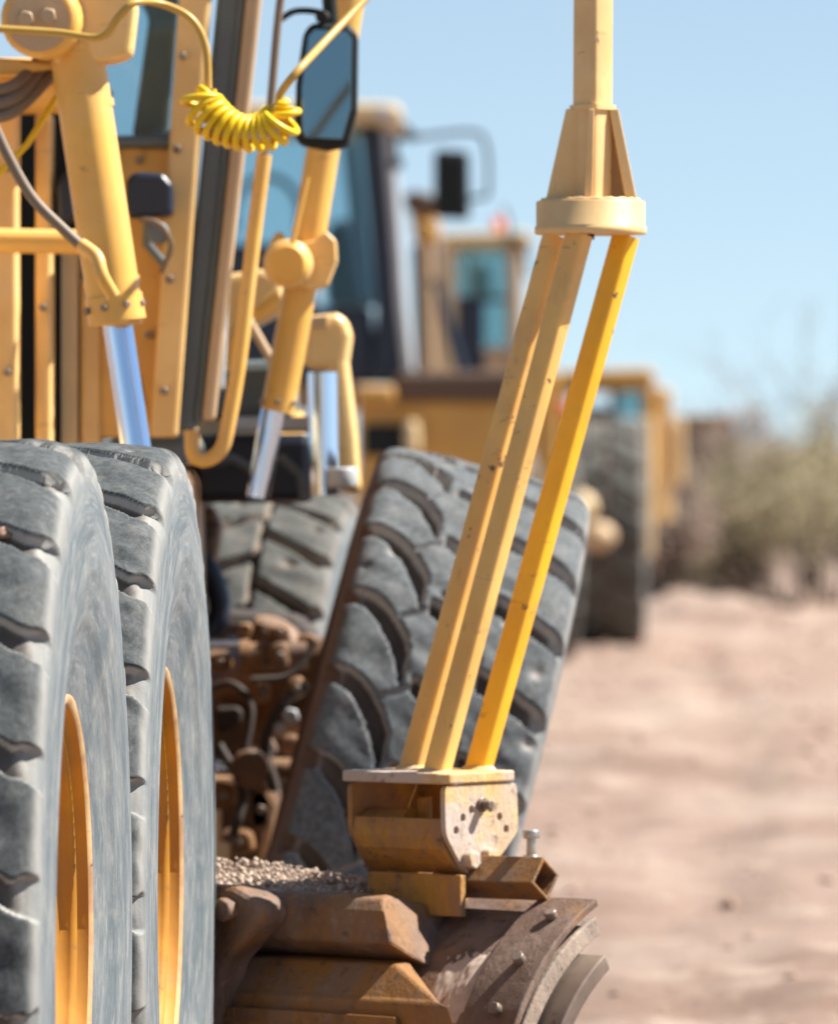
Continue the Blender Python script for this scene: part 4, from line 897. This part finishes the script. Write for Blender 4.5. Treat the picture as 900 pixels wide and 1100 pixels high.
# ================================================================== scrub
def shrub(name, cx_, cy_, wdt, hgt, leaf, label, nleaf=2600, seed=0, bare=0.0, group='desert shrubs along the dirt bank'):
    random.seed(seed); root = empty(name); root.location = (cx_, cy_, ground_h(cx_, cy_)-0.03)
    tag(root, label, 'shrub', group)
    tw = MB(); tips = []
    def grow(p, d, ln, r, lv):
        pts = [p]; q = p.copy()
        for k in range(4):
            d = (d+Vector((random.gauss(0, .16), random.gauss(0, .16), random.gauss(0.03, .1)))).normalized(); q = q+d*ln/4; pts.append(q.copy())
        tw.tube(pts, [r*(1-0.14*k) for k in range(5)], 5, False)
        tips.append((pts[2], lv)); tips.append((pts[4], lv))
        if lv < 3:
            for _ in range(3 if lv else 2):
                a = random.choice(pts[2:]); dd = (d+Vector((random.gauss(0, .6), random.gauss(0, .6), random.gauss(0.1, .4)))).normalized()
                grow(a, dd, ln*random.uniform(.5, .75), r*0.55, lv+1)
    for k in range(7):
        a = random.uniform(0, 6.28); sp = random.uniform(0.1, 0.9)*wdt/hgt
        grow(Vector((random.gauss(0, .06), random.gauss(0, .06), 0)), Vector((math.cos(a)*sp, math.sin(a)*sp, 1)).normalized(), hgt*random.uniform(.45, .62), 0.035 if k < 3 else 0.02, 0)
    tw.build('trunk', M['bark'] if bare < 0.5 else M['twig'], root, norm=False)
    if nleaf:
        lf_ = MB(); tt = [t for t in tips if t[1] >= 1 or random.random() < 0.5]
        for i in range(nleaf):
            c, lv = random.choice(tt); c = c+Vector((random.gauss(0, .10), random.gauss(0, .10), random.gauss(0, .08)))*(wdt*0.5)
            if c.z < 0.05: continue
            a = Vector((random.gauss(0, 1), random.gauss(0, 1), random.gauss(0, 1))).normalized(); bvec = a.orthogonal().normalized(); s = random.uniform(.018, .042)
            lf_.add([c-a*s, c+bvec*s*.55, c+a*s, c-bvec*s*.55], [(0, 1, 2, 3)])
        lf_.build('crown', M[leaf], root, norm=False)
    return root
sh_ = [(705, 71, 1.3, 1.0, 'leaf_b', 'low dry brown shrub beside the big ribbed tyre'),
       (728, 75, 1.3, 0.6, 'leaf_c', 'grey green shrub in front of the brown truck body'),
       (766, 73, 1.5, 0.62, 'leaf_b', 'dry brown shrub on the mound right of the truck body'),
       (800, 76, 1.8, 1.75, 'leaf_b', 'tall reddish brown thicket shrub in the middle of the scrub'),
       (845, 72, 1.9, 1.55, 'leaf_a', 'olive green shrub with dark forked trunk at its foot'),
       (895, 74, 1.8, 1.7, 'leaf_a', 'olive yellow shrub cut by the right edge of the picture'),
       (940, 76, 2.0, 1.9, 'leaf_c', 'grey green shrub partly outside the right edge'),
       (812, 80, 2.0, 1.4, 'leaf_c', 'pale shrub behind the reddish thicket')]
for i, (x, D, wd, hg, lf, lab) in enumerate(sh_):
    shrub('desert_shrub', P(x, 0, D).x, D, wd*1.1, hg*1.05, lf, lab, 5200, 30+i)
b = shrub('bare_tree', P(862, 0, 82).x, 82, 2.4, 2.9, 'leaf_b', 'bare twiggy tree rising above the scrub against the sky', 260, 77, 1.0, 'bare trees above the scrub')
b['category'] = 'tree'
b = shrub('bare_tree', P(788, 0, 86).x, 86, 2.2, 2.3, 'leaf_b', 'lower bare twiggy tree behind the brown truck body', 260, 78, 1.0, 'bare trees above the scrub')
b['category'] = 'tree'
# far scrub belt
random.seed(3); b = MB()
for i in range(9000):
    x = random.uniform(-12, 22); y = random.uniform(100, 125)
    h = 1.5+0.7*noise.noise(Vector((x*0.5, 0, 4))) + 0.3*noise.noise(Vector((x*2, 1, 4)))
    c = Vector((x, y, random.random()**0.8*max(0.3, h)-0.2))
    a = Vector((random.gauss(0, 1), random.gauss(0, 1), random.gauss(0, 1))).normalized(); bv_ = a.orthogonal().normalized(); s = random.uniform(.08, .2)
    b.add([c-a*s, c+bv_*s*.6, c+a*s, c-bv_*s*.6], [(0, 1, 2, 3)])
tag(b.build('distant_scrub', M['leaf_c'], norm=False), 'hazy belt of far scrub along the horizon', 'scrub', kind='stuff')
